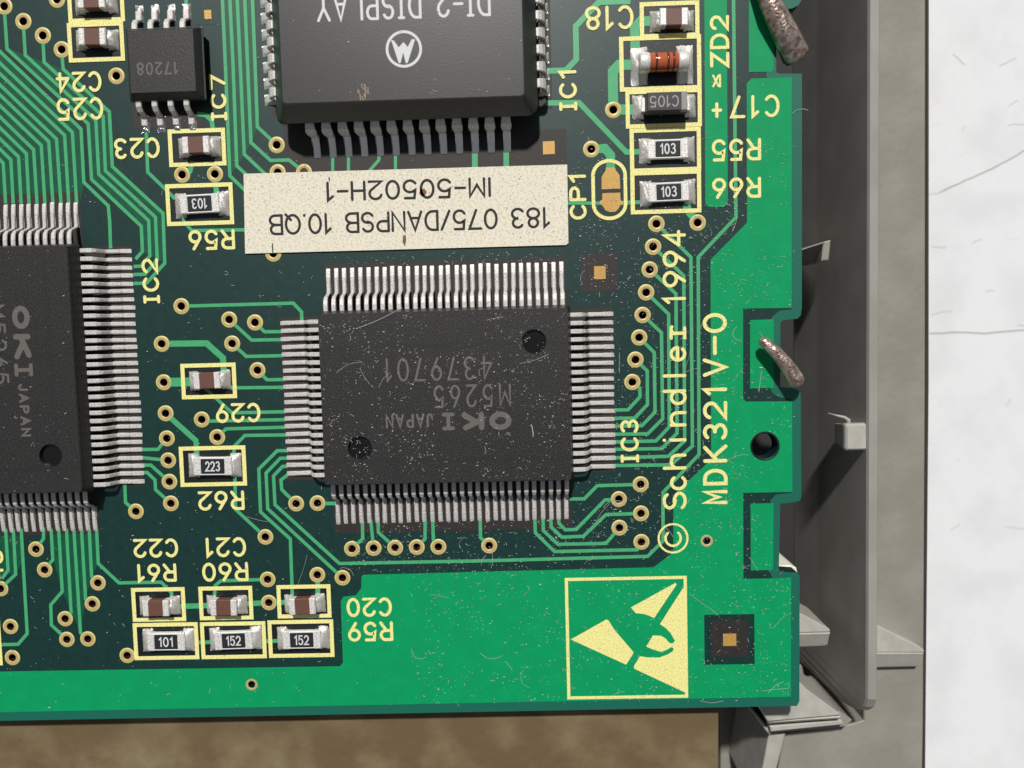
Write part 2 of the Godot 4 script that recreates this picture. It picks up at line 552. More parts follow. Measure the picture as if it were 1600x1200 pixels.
func build_table() -> void:
	var st := start()
	var a := 600.0
	quad(st, Vector3(-a, 0, -a), Vector3(a, 0, -a), Vector3(a, 0, a), Vector3(-a, 0, a))
	var t := part("table_top", finish(st, M.white_stone), self)
	t.set_meta("kind", "structure")
	t.set_meta("label", "white stone table top with fine grey veins beside the case")
	# veins and scratches
	var runs := [
		[48.8, -3.71, 51.92, -3.73, 54.57, -3.59, 58.54, -3.79], [49.67, -18.35, 52.41, -19.45, 55.01, -20.55, 56.96, -21.53, 58.38, -22.4],
		[48.91, -5.65, 49.91, -5.89, 51.1, -6.06], [48.49, -18.06, 49.27, -18.23, 50.32, -18.47], [56.58, -24.99, 57.56, -25.02, 58.54, -24.86],
		[51.96, -24.55, 52.28, -25], [56.62, -26.86, 57.07, -27.17, 57.52, -27.42], [51.19, 17.3, 51.73, 16.96, 52.13, 16.69], [56.91, 17.07, 57.85, 17.22, 59, 17.32], [55.66, -30.95, 56.5, -31.31, 57.33, -31.73],
		[48.86, -12.77, 49.85, -12.68, 50.38, -12.6], [53.14, -12.98, 53.6, -13.23, 54.12, -13.42], [54.58, -7.9, 54.91, -8.02, 55.37, -7.94], [50.97, -32.27, 51.63, -31.67, 52.15, -31.2], [56.8, 4.26, 57.06, 3.72, 57.25, 3.39], [57.87, -4.27, 58.27, -4.33, 58.86, -4.18]]
	for k in runs.size():
		var raw := points(runs[k])
		var p := PackedVector2Array()
		for i in raw.size() - 1:
			for s in 4:
				p.append(raw[i].lerp(raw[i + 1], s / 4.0) + Vector2(rng.randf_range(-0.05, 0.05), rng.randf_range(-0.05, 0.05)))
		p.append(raw[raw.size() - 1])
		st = start()
		ribbon(st, p, 0.12 if k < 2 else 0.1, 0.012 + k * 0.0005)
		part("vein", finish(st, M.stone_dark if k < 2 else M.stone_vein), t)
	st = start()
	for k in 420:
		var c := Vector2(rng.randf_range(44, 62), rng.randf_range(-48, 50))
		var ang := -0.5 + rng.randfn() * 0.5
		var l := rng.randf_range(0.1, 0.7) * (1.0 if k % 7 else 2.5)
		var d := Vector2.from_angle(ang) * l
		var bend := d.orthogonal() * rng.randf_range(-0.2, 0.2)
		ribbon(st, PackedVector2Array([c, c + d * 0.5 + bend, c + d]), rng.randf_range(0.03, 0.09), 0.006 + (k % 60) * 0.0001)
	var pale := mat("stone_mark", lin(0.7, 0.69, 0.68), 0.6)
	var marks := part("scratches", finish(st, pale), t)
	marks.set_meta("kind", "stuff")

# ------------------------------------------------------------------ the case

func prism(poly: Array, y0: float, y1: float, m: Material, back_drop := 0.0) -> ArrayMesh:
	var st := start()
	var p := points(poly)
	var b := 0.1
	var q := inset_loop(p, b)
	slab(st, q, y1 - 0.05, y1)
	bevel_band(st, p, q, y0, y1 - b, y1)
	return finish(st, m)

func inset_loop(p: PackedVector2Array, d: float) -> PackedVector2Array:
	var turn := 0.0
	for i in p.size():
		turn += p[i].cross(p[(i + 1) % p.size()])
	var side := 1.0 if turn > 0 else -1.0
	var o := PackedVector2Array()
	for i in p.size():
		var a := (p[i] - p[(i - 1 + p.size()) % p.size()]).normalized()
		var b := (p[(i + 1) % p.size()] - p[i]).normalized()
		var na := Vector2(-a.y, a.x) * side
		var nb := Vector2(-b.y, b.x) * side
		var m := (na + nb).normalized()
		o.append(p[i] + m * d / maxf(m.dot(na), 0.5))
	return o

func bevel_band(st: SurfaceTool, p: PackedVector2Array, q: PackedVector2Array, y0: float, y1: float, y2: float) -> void:
	var lo := PackedVector3Array()
	var mid := PackedVector3Array()
	var hi := PackedVector3Array()
	for i in p.size():
		lo.append(v3(p[i], y0))
		mid.append(v3(p[i], y1))
		hi.append(v3(q[i], y2))
	ring_strip(st, lo, mid)
	ring_strip(st, mid, hi)

func wedge(corners: Array, y0: float, tops: Array, m: Material) -> ArrayMesh:
	# a block on a polygon whose top corners each have their own height
	var st := start()
	var p := points(corners)
	var q := inset_loop(p, 0.09)
	var lo := PackedVector3Array()
	var mid := PackedVector3Array()
	var hi := PackedVector3Array()
	for i in p.size():
		lo.append(v3(p[i], y0))
		mid.append(v3(p[i], tops[i] - 0.08))
		hi.append(v3(q[i], tops[i]))
	ring_strip(st, lo, mid)
	ring_strip(st, mid, hi)
	fan(st, hi, true)
	return finish(st, m)

func sloped(corners: Array, y0: float, top: float, z0: float, fall: float, m: Material) -> ArrayMesh:
	# a block whose flat top falls away beyond z0
	var tops := []
	for i in range(1, corners.size(), 2):
		tops.append(top - maxf(corners[i] - z0, 0) * fall)
	return wedge(corners, y0, tops, m)

func build_case() -> void:
	var o := thing("plastic_case", "grey plastic case that holds the green circuit board, its rim at right", "case", Vector3(34, -20, 0))
	var back := -Vector3(34, -20, 0)
	# floor under the board
	part("case_floor", prism([-75, -70, 34, -70, 34, 45, -75, 45], -19.5, -18, M.case_inner), o, back)
	# inner chassis plate, near black to stand for shade in gap and notches
	part("chassis_shade_plate", prism([-60, -70, 31, -70, 31, 22, 24, 22, 24, 25.5, -60, 25.5], -11, -9, M.chassis_shade), o, back)
	# the tall inner wall with a rounded lip
	var st := start()
	var x0 := 34.3
	var x1 := 35.2
	var zs := [-70.0, 26.6, 27.5, 28.3, 28.9, 29.3]
	var drop := [0.0, 0.0, 0.5, 1.6, 3.2, 5.0]
	var prof := func(k: int) -> Array:
		var d: float = drop[k]
		return [Vector2(x0 - 1.0, -18), Vector2(x0, -1.3 - d), Vector2(x0 + 0.12, -1.05 - d), Vector2(x1 - 0.12, -1.0 - d), Vector2(x1, -1.2 - d), Vector2(x1, -18)]
	for k in zs.size() - 1:
		var a: Array = prof.call(k)
		var b: Array = prof.call(k + 1)
		for i in a.size() - 1:
			quad(st, Vector3(a[i].x, a[i].y, zs[k]), Vector3(a[i + 1].x, a[i + 1].y, zs[k]), Vector3(b[i + 1].x, b[i + 1].y, zs[k + 1]), Vector3(b[i].x, b[i].y, zs[k + 1]))
	var e: Array = prof.call(5)
	for i in e.size() - 2:
		tri(st, Vector3(e[0].x, e[0].y, zs[5]), Vector3(e[i + 1].x, e[i + 1].y, zs[5]), Vector3(e[i + 2].x, e[i + 2].y, zs[5]))
	part("side_wall", finish(st, M.case_wall), o, back)
	# outer flange
	part("flange", prism([36.48, -48.17, 41.11, -47.98, 41.43, 0.54, 41.48, 30.99, 41.44, 36.08, 41.42, 53.82, 27.7, 53.72, 28.31, 35.91, 29.02, 32.07, 34.55, 31.43, 36.16, 30.97], -19.6, -6, M.case_grey), o, back)
	part("ledge_apron", prism([26.91, 29.83, 33.52, 29.46, 34.6, 30.29, 34.03, 30.87, 27.36, 31.36], -12, -4.7, M.case_grey), o, back)
	part("edge_shadow_strip", prism([41.19, -48.04, 41.45, -48.03, 41.81, 0.55, 41.77, 36.15, 41.88, 53.9, 41.61, 53.9, 41.51, 36.14, 41.5, 0.54], -19.6, -6.1, M.edge_shadow_brown), o, back)  # dark strip painted in for the thin shadow along the flange edge
	# ribs on both sides of the wall
	part("rib", sloped([36.13, 21.25, 36.74, 21.6, 40.36, 23.56, 40.7, 23.86, 40.7, 24.09, 36.14, 24.01], -8, -4.4, 99.0, 0.0, M.case_light), o, back)
	part("rib", sloped([36.16, 24.03, 40.72, 24.11, 40.68, 25.55, 40.51, 25.66, 36.16, 25.71], -8, -4.42, 24.03, 0.45, M.case_light), o, back)
	part("rib", sloped([27.78, 19.2, 30.16, 20.38, 32.04, 21.45, 32.32, 21.68, 32.32, 21.91, 27.77, 21.94], -9, -3.9, 99.0, 0.0, M.case_light), o, back)
	part("rib", sloped([27.8, 21.98, 32.36, 21.95, 32.36, 23.32, 32.19, 23.43, 29.75, 23.51, 27.8, 23.25], -9, -3.92, 22.02, 0.5, M.case_light), o, back)
	# hook tabs and the nub on the wall
	var hook := part("hook_tab", wedge([28.88, -10.97, 31.13, -11.69, 32.88, -12.21, 32.87, -10.52, 31.13, -10.4, 28.88, -10.35], -12, [-6.2, -6.3, -6.4, -8.4, -8.5, -8.5], M.case_grey), o, back)
	part("hook_end", wedge([32.7, -12.16, 33.34, -12.29, 33.34, -10.58, 32.7, -10.54], -12, [-6.4, -6.4, -6.9, -6.9], M.case_light), hook)
	st = start()
	loft(st, 1.0, 1.15, 0.22, [[0.35, -4.6], [0.1, -2.6], [0, -1.75], [0.06, -1.5], [0.2, -1.35]])
	part("wall_nub", finish(st, M.case_light), o, back + v3(Vector2(33.63, 4.45), 0))
	st = start()
	tube(st, PackedVector3Array([v3(Vector2(33.14, 3.71), -2.0), v3(Vector2(33.09, 3.07), -1.9), v3(Vector2(32.77, 2.84), -1.9), v3(Vector2(32.16, 2.69), -2.2), v3(Vector2(31.74, 2.55), -2.8)]), [0.16, 0.17, 0.13, 0.08, 0.03], 7)
	part("moulding_flash", finish(st, M.case_light), o, back)
	# corner post and ledge under the board's corner
	part("corner_post", prism([25.42, 29.58, 36.7, 29.76, 36.7, 39.19, 31.88, 39.13, 31.12, 47.33, 25.26, 47.27], -19, -15, M.case_grey), o, back)
	part("corner_ledge", prism([25.04, 26.85, 29.11, 25.61, 29.99, 26.53, 32.56, 28.56, 32.78, 28.85, 26.57, 29.33], -9, -2.8, M.case_light), o, back)
	part("ledge_lip", sloped([26.58, 29.45, 32.86, 28.97, 32.92, 29.29, 26.8, 29.78], -9, -2.83, 28.85, 0.5, M.case_light), o, back)
	part("ledge_lip", prism([27, 30.2, 33.24, 29.71, 33.47, 30.06, 33.3, 30.17, 27.11, 30.72], -9, -3.7, M.case_light), o, back)
	part("corner_rib", wedge([27.37, 31.72, 28.86, 31.63, 28.1, 35.02, 27.33, 38.62, 26.18, 38.61, 26.83, 35], -18, [-5.2, -5.2, -5.4, -5.6, -5.6, -5.4], M.case_light), o, back)
	part("corner_bead", wedge([25.53, 29.31, 25.75, 29.25, 27.39, 31.11, 27.22, 31.4], -10, [-5.4, -5.4, -4.4, -4.4], M.case_light), o, back)
	# brown backing panel
	var b := thing("backing_panel", "mottled brown panel showing below the lower edge of the green board", "panel", Vector3(-20, -2.2, 30))
	part("panel_sheet", prism([-79.6, 19.79, 22.12, 21.52, 21.86, 50.04, -82.76, 49.29], -2.8, -1.65, M.brown_board), b, -Vector3(-20, -2.2, 30))
	# white plastic stop showing in the lowest notch
	var w := thing("plastic_stop", "small cream plastic stop showing in the lowest notch of the board's right edge", "plastic peg", Vector3(27, -2, 16))
	part("stop_body", wedge([27.02, 15.46, 27.29, 15.24, 28.3, 15.26, 28.73, 15.49, 28.89, 16.15, 27.01, 16.12], -9, [-1.8, -1.75, -1.75, -1.8, -1.9, -1.9], M.white_plastic), w, -Vector3(27, -2, 16))

# ------------------------------------------------------------------ the board

var board: Node3D
var via_list: Array
var small_via_list: Array

func build_board() -> void:
	board = thing("circuit_board", "green circuit board crowded with traces, chips and pale yellow lettering", "circuit board", Vector3.ZERO)
	via_list = [-34.63, -32.01, -33.16, -30.79, -31.65, -29.63, -30.19, -28.49, -30.33, -32.4, -25.88, -26.28, -20.97, -18.32, -18.3, -18.29, -13.18, -20.44, -13.2, -18.26, -11.07, -18.22, -21.6, -7.76, -17.72, -6.57, -15.61, -6.28, -23.39, -4.74, -17.57, -4.61, -15.59, -2.38, -23.39, -1.58, -23.38, 0.98, -20.4, 1.56, -19.19, 3.05, -23.39, 3.06, -23.38, 4.89, -23.37, 6.67, -23.35, 8.49, -12.89, 8.73, -11.11, 8.73, -15.58, 11.47, -15.56, 15.06, -15.55, 17.03, -11.38, 14.75, -9.29, 15.04, -8.4, 12.61, -6.6, 12.59, -4.81, 12.59, -3.01, 12.58, -1.22, 12.59, 2.98, 12.57, 15.51, 7.73, 13.71, 8.92, 15.5, 10.14, 13.72, 11.29, 15.5, 12.51, -34.95, 12.12, -34.33, 13.89, -29.88, 15.09, -30.46, 16.87, -26.32, 9.1, -38.19, 15.43, -37.56, 18.69, -32.85, 18.1, -32.82, 19.88, -31.03, 19.87, -37.58, 21.37, -27.76, 21.35, 17.09, -13.29, 20.37, -13.29, 16.8, -11.48, 16.5, -9.67, 16.19, -7.86, 15.88, -6.05, 15.58, -4.25, 15.25, -2.47, 14.97, -0.66, 13.81, -22.34, 12.01, -19.32, -13.86, -11.81]
	small_via_list = [20.83, 12.52, -17.32, 24.02]
	var holes := []
	for i in range(0, via_list.size(), 2):
		holes.append([via_list[i], via_list[i + 1], 0.315])
	for i in range(0, small_via_list.size(), 2):
		holes.append([small_via_list[i], small_via_list[i + 1], 0.3])
	var big := Vector2(25.6, 4.81)
	holes.append([big.x, big.y, 1.03])
	var outline := points([-60.0, -55.0] + [28.72, -50.29, 28.67, -30.38, 28.42, -29.9, 27.92, -29.67, 26.68, -29.57, 26.66, -24.81, 26.86, -24.71, 28.66, -24.65, 28.61, -6.34, 28.51, -5.68, 28.26, -5.43, 27.13, -5.35, 26.9, -5.16, 26.86, 0, 27.06, 0.13, 28.19, 0.24, 28.5, 0.56, 28.53, 9.03, 28.42, 9.34, 27.8, 9.48, 26.82, 9.57, 26.69, 14.93, 26.79, 15.2, 28.2, 15.33, 28.38, 15.55, 28.33, 26.18, 28.12, 26.56] + [-60.0, 26.95])
	var m: ArrayMesh = await drilled(outline, -1.6, 0.0, holes, [], M.solder_mask)
	part("laminate", m, board)
	# the strip along the edge where no copper lies under the mask
	var wide := outline.duplicate()
	wide[0] = Vector2(-70, -65)
	wide[1] = Vector2(wide[1].x, -65)
	wide[wide.size() - 1] = Vector2(-70, wide[wide.size() - 1].y)
	for inset in Geometry2D.offset_polygon(wide, -0.78):
		for q in Geometry2D.clip_polygons(outline, inset):
			if q.size() > 3 and not Geometry2D.is_polygon_clockwise(q):
				var rim := start()
				slab(rim, q, 0.001, 0.007)
				part("masked_rim", finish(rim, M.laminate_edge), board)
	# copper areas under the green mask
	var y0 := 0.001
	var y1 := 0.03
	var hole_sets := [[[big.x, big.y, 1.2], [small_via_list[0], small_via_list[1], 0.31], [small_via_list[2], small_via_list[3], 0.31]], [[20.55, 18.71, 24.66, 22.94]]]
	var main := points([-60.0, 26.2, -60.0, 22.55] + [-16.89, 22.57, -9.81, 22.57, -9.53, 22.25, -9.51, 17, -9.25, 16.63, -8.23, 16.54, -7.76, 15.95, -7.69, 14.97, -7.53, 14.82, 16.45, 14.65, 18.09, 13.43, 18.14, 9.81, 18.36, 8.49, 21.25, 5.81, 21.26, 4.87, 21.36, -10.31, 24.28, -13.17, 24.33, -24, 24.7, -24.39, 27.86, -24.38, 27.8, -6.31, 23.92, -6.36, 23.87, 0.86, 24.08, 1.15, 27.8, 1.21, 27.8, 8.61, 23.82, 8.61, 23.79, 15.76, 27.68, 15.75, 27.62, 25.76])
	part("copper_pour", await drilled(main, y0, y1, hole_sets[0], hole_sets[1], M.copper_under_mask), board)
	for q in [[24.61, -40.07, 26.78, -39.99, 26.68, -29.62, 26.48, -29.57, 26.43, -24.97, 26.26, -24.85, 24.51, -24.91], [24.48, -5.42, 26.37, -5.43, 26.34, 0.09, 24.44, 0.09], [24.41, 9.52, 26.27, 9.51, 26.22, 14.92, 26.07, 15.05, 24.4, 15.05], [21.13, -40.2, 22.86, -40.14, 22.77, -14.72, 22.46, -14.46, 21.24, -14.49, 20.99, -14.78]]:
		var st := start()
		slab(st, points(q), y0, y1)
		part("copper_pour", finish(st, M.copper_under_mask), board)
	# ring of bare laminate in the mounting hole
	var rp := start(true)
	lathe(rp, [[1.04, -1.58], [1.04, 0.02], [1.12, 0.028], [1.19, 0.012]], 40)
	part("mounting_hole", finish(rp, M.clearance), board, v3(big, 0))
	# windows without mask: under the chip leads and round the fiducial marks
	for q in [[-13.57, -6.63, -10.4, 6.81], [9.81, -6.74, 13.49, 6.64], [-9.67, -10.87, 9.8, -6.12], [-9.8, 6.5, 9.84, 11.29], [-29.2, -12.76, -25.52, 7.02], [-46.61, -17.19, -29.43, -12.46], [-48.48, 6.31, -29.47, 10.92], [-13.46, -36.18, -12.17, -22.7], [-12.64, -23.77, 7.26, -16.6], [7.72, -35.41, 8.98, -22.57], [-24.76, -24.91, -19.04, -22.06]]:
		var st := start()
		slab(st, PackedVector2Array([Vector2(q[0], q[1]), Vector2(q[2], q[1]), Vector2(q[2], q[3]), Vector2(q[0], q[3])]), 0.001, 0.008 + rng.randf() * 0.001)
		part("bare_window", finish(st, M.bare_laminate), board)
	var fid := [[7.27, -20.97, 10.05, -17.93], [11.01, -11.11, 13.96, -8.01], [21.12, 19.23, 24.14, 22.31], [-19.31, -31.82, -17.44, -30.02]]
	var dots := [[8.16, -20.04, 9.11, -19.01], [12.04, -10.06, 12.97, -9.01], [22.08, 20.33, 23.17, 21.37], [-18.52, -31.15, -17.94, -30.43]]
	for k in 4:
		var q: Array = fid[k]
		var st := start()
		slab(st, PackedVector2Array([Vector2(q[0], q[1]), Vector2(q[2], q[1]), Vector2(q[2], q[3]), Vector2(q[0], q[3])]), 0.001, 0.0115 + k * 0.0003)
		var win := part("bare_window", finish(st, M.bare_laminate if k < 3 else M.solder_mask), board)
		q = dots[k]
		var dot := box_mesh((q[2] - q[0]) / 2, (q[3] - q[1]) / 2, 0.012, 0.05, 0.012 if k < 3 else 0.015, M.gold)
		part("fiducial_mark", dot, win, Vector3((q[0] + q[2]) / 2, 0, (q[1] + q[3]) / 2))
	# greener slabs paint the light scattered between close traces
	for q in [[-38.15, -31.48, -35.71, -28.95, -29, -22.18, -29.03, -17.95, -29.46, -16.27, -39.22, -16.56], [-35.34, -29.03, -34.62, -28.68, -28.39, -22.58, -28.38, -18.16, -24.53, -14.3, -24.55, -12.27, -22.77, -11.27, -22.69, -15.28, -26.62, -19.13, -26.61, -23.47, -30.16, -26.95, -31.63, -27.55, -33.16, -28.16], [-17, -33.86, -14.59, -33.77, -14.67, -21.9, -15.25, -20.68, -15.84, -19.78, -16.49, -18.89, -17.09, -18.11, -17.02, -26.91], [-33.58, 10.84, -29.74, 10.92, -29.74, 13.44, -30.37, 14.49, -31, 16.45, -31.61, 19.29, -32.32, 17.57, -32.94, 15.75, -33.47, 13.34], [-40.09, 10.71, -36.11, 10.79, -36.11, 13.02, -36.8, 14.21, -40.33, 14.14]]:
		var st := start()
		slab(st, points(q), 0.0005, 0.0045 + rng.randf() * 0.001)
		part("trace_scatter", finish(st, M.trace_scatter), board)
	# gold halves of the solder jumper
	for q in [[13.16, -17.83, 13.87, -17.81, 13.92, -17.61, 14.22, -17.2, 14.25, -16.14, 12.77, -16.13, 12.79, -17.14, 13.1, -17.58], [12.82, -15.83, 14.24, -15.83, 14.26, -15.23, 14.46, -15.12, 14.43, -14.87, 14.23, -14.83, 14.07, -14.53, 13.81, -14.33, 13.4, -14.32, 13.05, -14.46, 12.8, -14.87, 12.62, -14.97, 12.63, -15.23, 12.81, -15.32]]:
		var st := start()
		slab(st, points(q), 0.005, 0.04)
		part("jumper_pad", finish(st, M.gold), board)
	var st2 := start()
	slab(st2, points([12.67, -16.18, 14.35, -16.18, 14.34, -15.73, 12.66, -15.73]), 0.001, 0.006)
	part("bare_window", finish(st2, M.bare_laminate), board)

func lathe(st: SurfaceTool, profile: Array, sides: int) -> void:
	for i in profile.size() - 1:
		for k in sides:
			var a := TAU * k / sides
			var b := TAU * (k + 1) / sides
			var p := Vector3(profile[i][0] * cos(a), profile[i][1], profile[i][0] * sin(a))
			var q := Vector3(profile[i + 1][0] * cos(a), profile[i + 1][1], profile[i + 1][0] * sin(a))
			var r := Vector3(profile[i + 1][0] * cos(b), profile[i + 1][1], profile[i + 1][0] * sin(b))
			var t := Vector3(profile[i][0] * cos(b), profile[i][1], profile[i][0] * sin(b))
			quad(st, p, t, r, q)

func trace(w: float, a: Array) -> void:
	var p := points(a)
	for e in 2:
		# stop at the ring of a via, not over its hole
		var i := 0 if e == 0 else p.size() - 1
		var j := 1 if e == 0 else p.size() - 2
		for k in range(0, via_list.size(), 2):
			if p[i].distance_to(Vector2(via_list[k], via_list[k + 1])) < 0.3:
				p[i] = Vector2(via_list[k], via_list[k + 1]) + (p[j] - p[i]).normalized() * 0.47
				break
	var st := start()
	ribbon(st, p, w, 0.026 + rng.randf() * 0.002, 0.025, false)
	part("copper_trace", finish(st, M.trace_green), board)

func build_traces() -> void:
	var n := 0.275
	# the bus in the upper left
	trace(n, [-38.75, -23.09, -35.55, -19.68, -35.57, -16.45])
	trace(n, [-38.69, -23.9, -34.9, -19.92, -34.94, -16.43])
	trace(n, [-38.63, -24.71, -34.25, -20.13, -34.29, -16.41])
	trace(n, [-38.57, -25.57, -33.6, -20.38, -33.64, -16.39])
	trace(n, [-38.51, -26.42, -32.98, -20.67, -32.98, -16.37])
	trace(n, [-38.45, -27.28, -32.33, -20.99, -32.33, -16.36])
	trace(n, [-38.39, -28.08, -31.7, -21.28, -31.67, -16.39])
	trace(n, [-38.33, -28.88, -31.05, -21.45, -31.01, -16.37])
	trace(n, [-38.27, -29.73, -30.37, -21.73, -30.37, -16.35])
	trace(n, [-38.21, -30.58, -29.72, -21.94, -29.72, -16.33])
	trace(n, [-38.15, -31.48, -29, -22.18, -29.03, -17.95, -27.14, -16.01, -27.1, -14.81, -27.15, -12.6])
	trace(n, [-34.63, -32.01, -34.62, -28.68, -28.39, -22.58, -28.38, -18.16, -24.53, -14.3, -24.55, -12.27, -25.15, -11.67])
	trace(n, [-33.16, -30.79, -33.17, -28.14, -27.75, -22.83, -27.77, -18.56, -23.9, -14.73, -23.96, -11.89, -24.74, -11.09, -25.34, -11.08])
	trace(n, [-31.65, -29.63, -31.67, -27.53, -27.14, -23.12, -27.21, -18.81, -23.33, -14.99, -23.37, -11.56, -24.43, -10.43, -25.38, -10.43])
	trace(n, [-30.19, -28.49, -30.16, -26.95, -26.61, -23.47, -26.62, -19.13, -22.69, -15.28, -22.77, -11.27, -24.37, -9.7, -25.42, -9.71])
	# five lines down past the left of the large chip
	trace(n, [-17, -33.86, -17.02, -26.91, -17.09, -18.11, -15.07, -16.05])
	trace(n, [-16.41, -33.84, -16.4, -26.89, -16.49, -18.89, -15.01, -17.42])
	trace(n, [-15.82, -33.82, -15.82, -26.87, -15.84, -19.78, -13.7, -17.64])
	trace(n, [-15.21, -33.79, -15.23, -26.85, -15.25, -20.68, -13.73, -19.22, -12.25, -19.22, -11.07, -18.22])
	trace(n, [-14.59, -33.77, -14.63, -26.83, -14.67, -21.9, -13.18, -20.44])
	# near the left small parts
	trace(n, [-23.8, -22.61, -23.7, -21.7, -23.76, -18.6, -22.53, -17.34, -21.63, -16.4])
	trace(0.36, [-19.51, -23.08, -18.79, -22.96, -18.34, -22.54, -18.26, -21.63])
	trace(0.4, [-20.06, -19.36, -20.32, -18.55, -20.97, -18.32])
	trace(0.42, [-18.3, -18.29, -18.27, -17.27, -18.22, -16.65])
	trace(n, [-21.02, -15.15, -21.05, -14.59, -20.41, -13.83, -15.18, -13.76])
	trace(n, [-21.6, -7.76, -12.39, -7.76, -11.75, -7.03, -11.76, -6.28])
	trace(n, [-15.61, -6.28, -14.86, -5.5, -13.36, -5.48])
	trace(n, [-17.72, -6.57, -15.95, -4.85, -13.39, -4.83])
	trace(n, [-17.57, -4.61, -16.45, -3.53, -13.45, -3.52])
	trace(n, [-15.59, -2.38, -14.84, -1.58, -13.32, -1.57])
	trace(n, [-17.9, -0.99, -13.35, -0.93])
	trace(0.72, [-23.39, -1.58, -20.79, -1.56])
	trace(0.5, [-23.39, -4.74, -19.68, -4.69, -18.38, -3.45, -18.36, -2.37])
	trace(n, [-20.12, -1.15, -17.87, 1.07, -13.44, 1.08])
	trace(n, [-20.4, 1.56, -19.73, 1.71, -13.47, 1.73])
	trace(n, [-19.19, 3.05, -18.41, 2.38, -13.45, 2.36])
	trace(n, [-17.89, 4.83, -17.82, 3.85, -16.88, 2.96, -13.37, 3])
	trace(0.44, [-23.38, 0.98, -20.97, 3.3, -20.96, 4.76])
	trace(n, [-17.87, 6.01, -17.95, 9.11, -15.58, 11.47])
	trace(n, [-13.37, 4.3, -14.25, 4.28, -15.86, 5.78, -15.88, 9.36, -13.5, 11.68, -13.54, 16.44])
	trace(n, [-13.4, 4.93, -14.04, 4.92, -15.27, 6.12, -15.27, 9.11, -9.29, 15.04])
	trace(n, [-13.43, 5.6, -13.87, 5.6, -14.66, 6.37, -14.65, 8.78, -9.49, 13.83, 2.72, 13.83, 15.99, 13.72, 17.27, 12.45, 17.32, 8.44, 20.28, 5.37, 20.38, -10.54, 23.41, -13.62, 23.38, -21.26, 23.34, -32.41])
	trace(n, [-13.46, 6.29, -14.06, 6.73, -14.03, 7.53, -12.89, 8.73])
	trace(0.3, [-11.11, 8.73, -9.53, 8.79])
	trace(n, [-7.44, 10.19, -7.47, 11.77, -8.4, 12.61])
	trace(n, [-6.75, 10.2, -6.6, 12.59])
	trace(n, [-6.14, 10.21, -6.15, 11.27, -4.81, 12.59])
	trace(n, [-2.24, 10.29, -2.3, 11.9, -3.01, 12.58])
	trace(n, [-1.62, 10.31, -1.62, 12.01, -1.22, 12.59])
	trace(n, [2.3, 10.39, 2.29, 11.88, 2.98, 12.57])
	trace(n, [9.37, 8.81, 10.89, 8.83, 11.97, 7.76, 15.51, 7.73])
	trace(n, [8.75, 10.31, 8.77, 10.81, 9.27, 11.37, 10.17, 11.36, 12.58, 8.96, 13.71, 8.92])
	trace(n, [8.11, 10.29, 8.13, 11.12, 8.98, 11.98, 10.75, 11.94, 12.64, 10.17, 15.5, 10.14])
	trace(n, [7.47, 10.28, 7.47, 11.39, 8.65, 12.57, 12.59, 12.57, 13.72, 11.29])
	trace(n, [6.8, 10.27, 6.81, 11.57, 8.36, 13.17, 15.14, 13.15, 15.5, 12.51])
	trace(n, [13.48, 1.58, 14.58, 1.59, 15.57, 0.55, 15.56, -0.15, 14.97, -0.66])
	trace(n, [13.47, 2.26, 15.12, 2.28, 16.16, 1.19, 16.18, -1.54, 15.25, -2.47])
	trace(n, [13.45, 2.9, 15.69, 2.91, 16.76, 1.83, 16.77, -3, 15.58, -4.25])
	trace(n, [13.44, 3.56, 16.14, 3.59, 17.37, 2.4, 17.37, -4.59, 15.88, -6.05])
	trace(n, [13.43, 4.19, 16.8, 4.19, 17.9, 3.06, 17.97, -6.06, 16.19, -7.86])
	trace(n, [13.42, 4.8, 17.26, 4.83, 18.52, 3.6, 18.57, -7.68, 16.5, -9.67])
	trace(n, [13.41, 5.5, 17.79, 5.47, 19.13, 4.24, 19.21, -9.1, 16.8, -11.48])
	trace(n, [13.4, 6.13, 17.98, 6.18, 19.75, 4.68, 19.8, -10.56, 17.09, -13.29])
	trace(0.6, [19.42, -14.82, 19.72, -14.11, 20.37, -13.29])
	trace(0.7, [12.01, -19.32, 13.08, -19.34, 13.53, -18.8, 13.51, -17.62])
	trace(0.3, [14.28, -15.03, 16.32, -15.04])
	trace(0.26, [9.68, -15.14, 12.75, -15.05])
	trace(0.45, [8.49, -25.52, 10.11, -25.5, 10.96, -26.32, 10.97, -28.87, 12.81, -30.66, 15.3, -30.65])
	trace(0.78, [13.81, -22.34, 13.82, -25.3, 14.31, -25.79, 15.72, -25.77])
	trace(0.8, [13.81, -22.34, 15.92, -22.29])
	trace(0.74, [16.93, -29.08, 16.08, -29.1, 15.59, -28.61, 15.63, -26.32])
	trace(0.42, [8.43, -23.03, 11.12, -22.97, 14.78, -19, 16.38, -18.99])
	trace(0.25, [-8.68, -19.86, -8.79, -17.08])
	trace(0.25, [-7.41, -19.83, -7.52, -17.04])
	trace(0.25, [-4.89, -19.75, -5, -18.97, -6.18, -17.76])
	trace(0.25, [-3.63, -19.71, -3.73, -16.93])
	trace(0.46, [2.73, -19.66, 2.65, -16.74])
	trace(0.44, [5.24, -19.58, 5.16, -16.66])
	trace(0.3, [-19.86, -33.96, -19.94, -31])
	# below the left chip
	trace(n, [-37.4, 10.33, -37.43, 13.87, -38.02, 14.57])
	trace(n, [-36.75, 10.34, -36.8, 14.21, -38.19, 15.43])
	trace(n, [-36.08, 10.36, -36.16, 19.32, -37, 20.22, -40.22, 20.25])
	trace(n, [-34.18, 10.29, -34.24, 11.23, -34.95, 12.12])
	trace(n, [-33.55, 10.41, -33.57, 13.04, -34.33, 13.89])
	trace(n, [-32.91, 10.42, -32.94, 15.75, -33.99, 16.89, -34.05, 18.62, -32.82, 19.88])
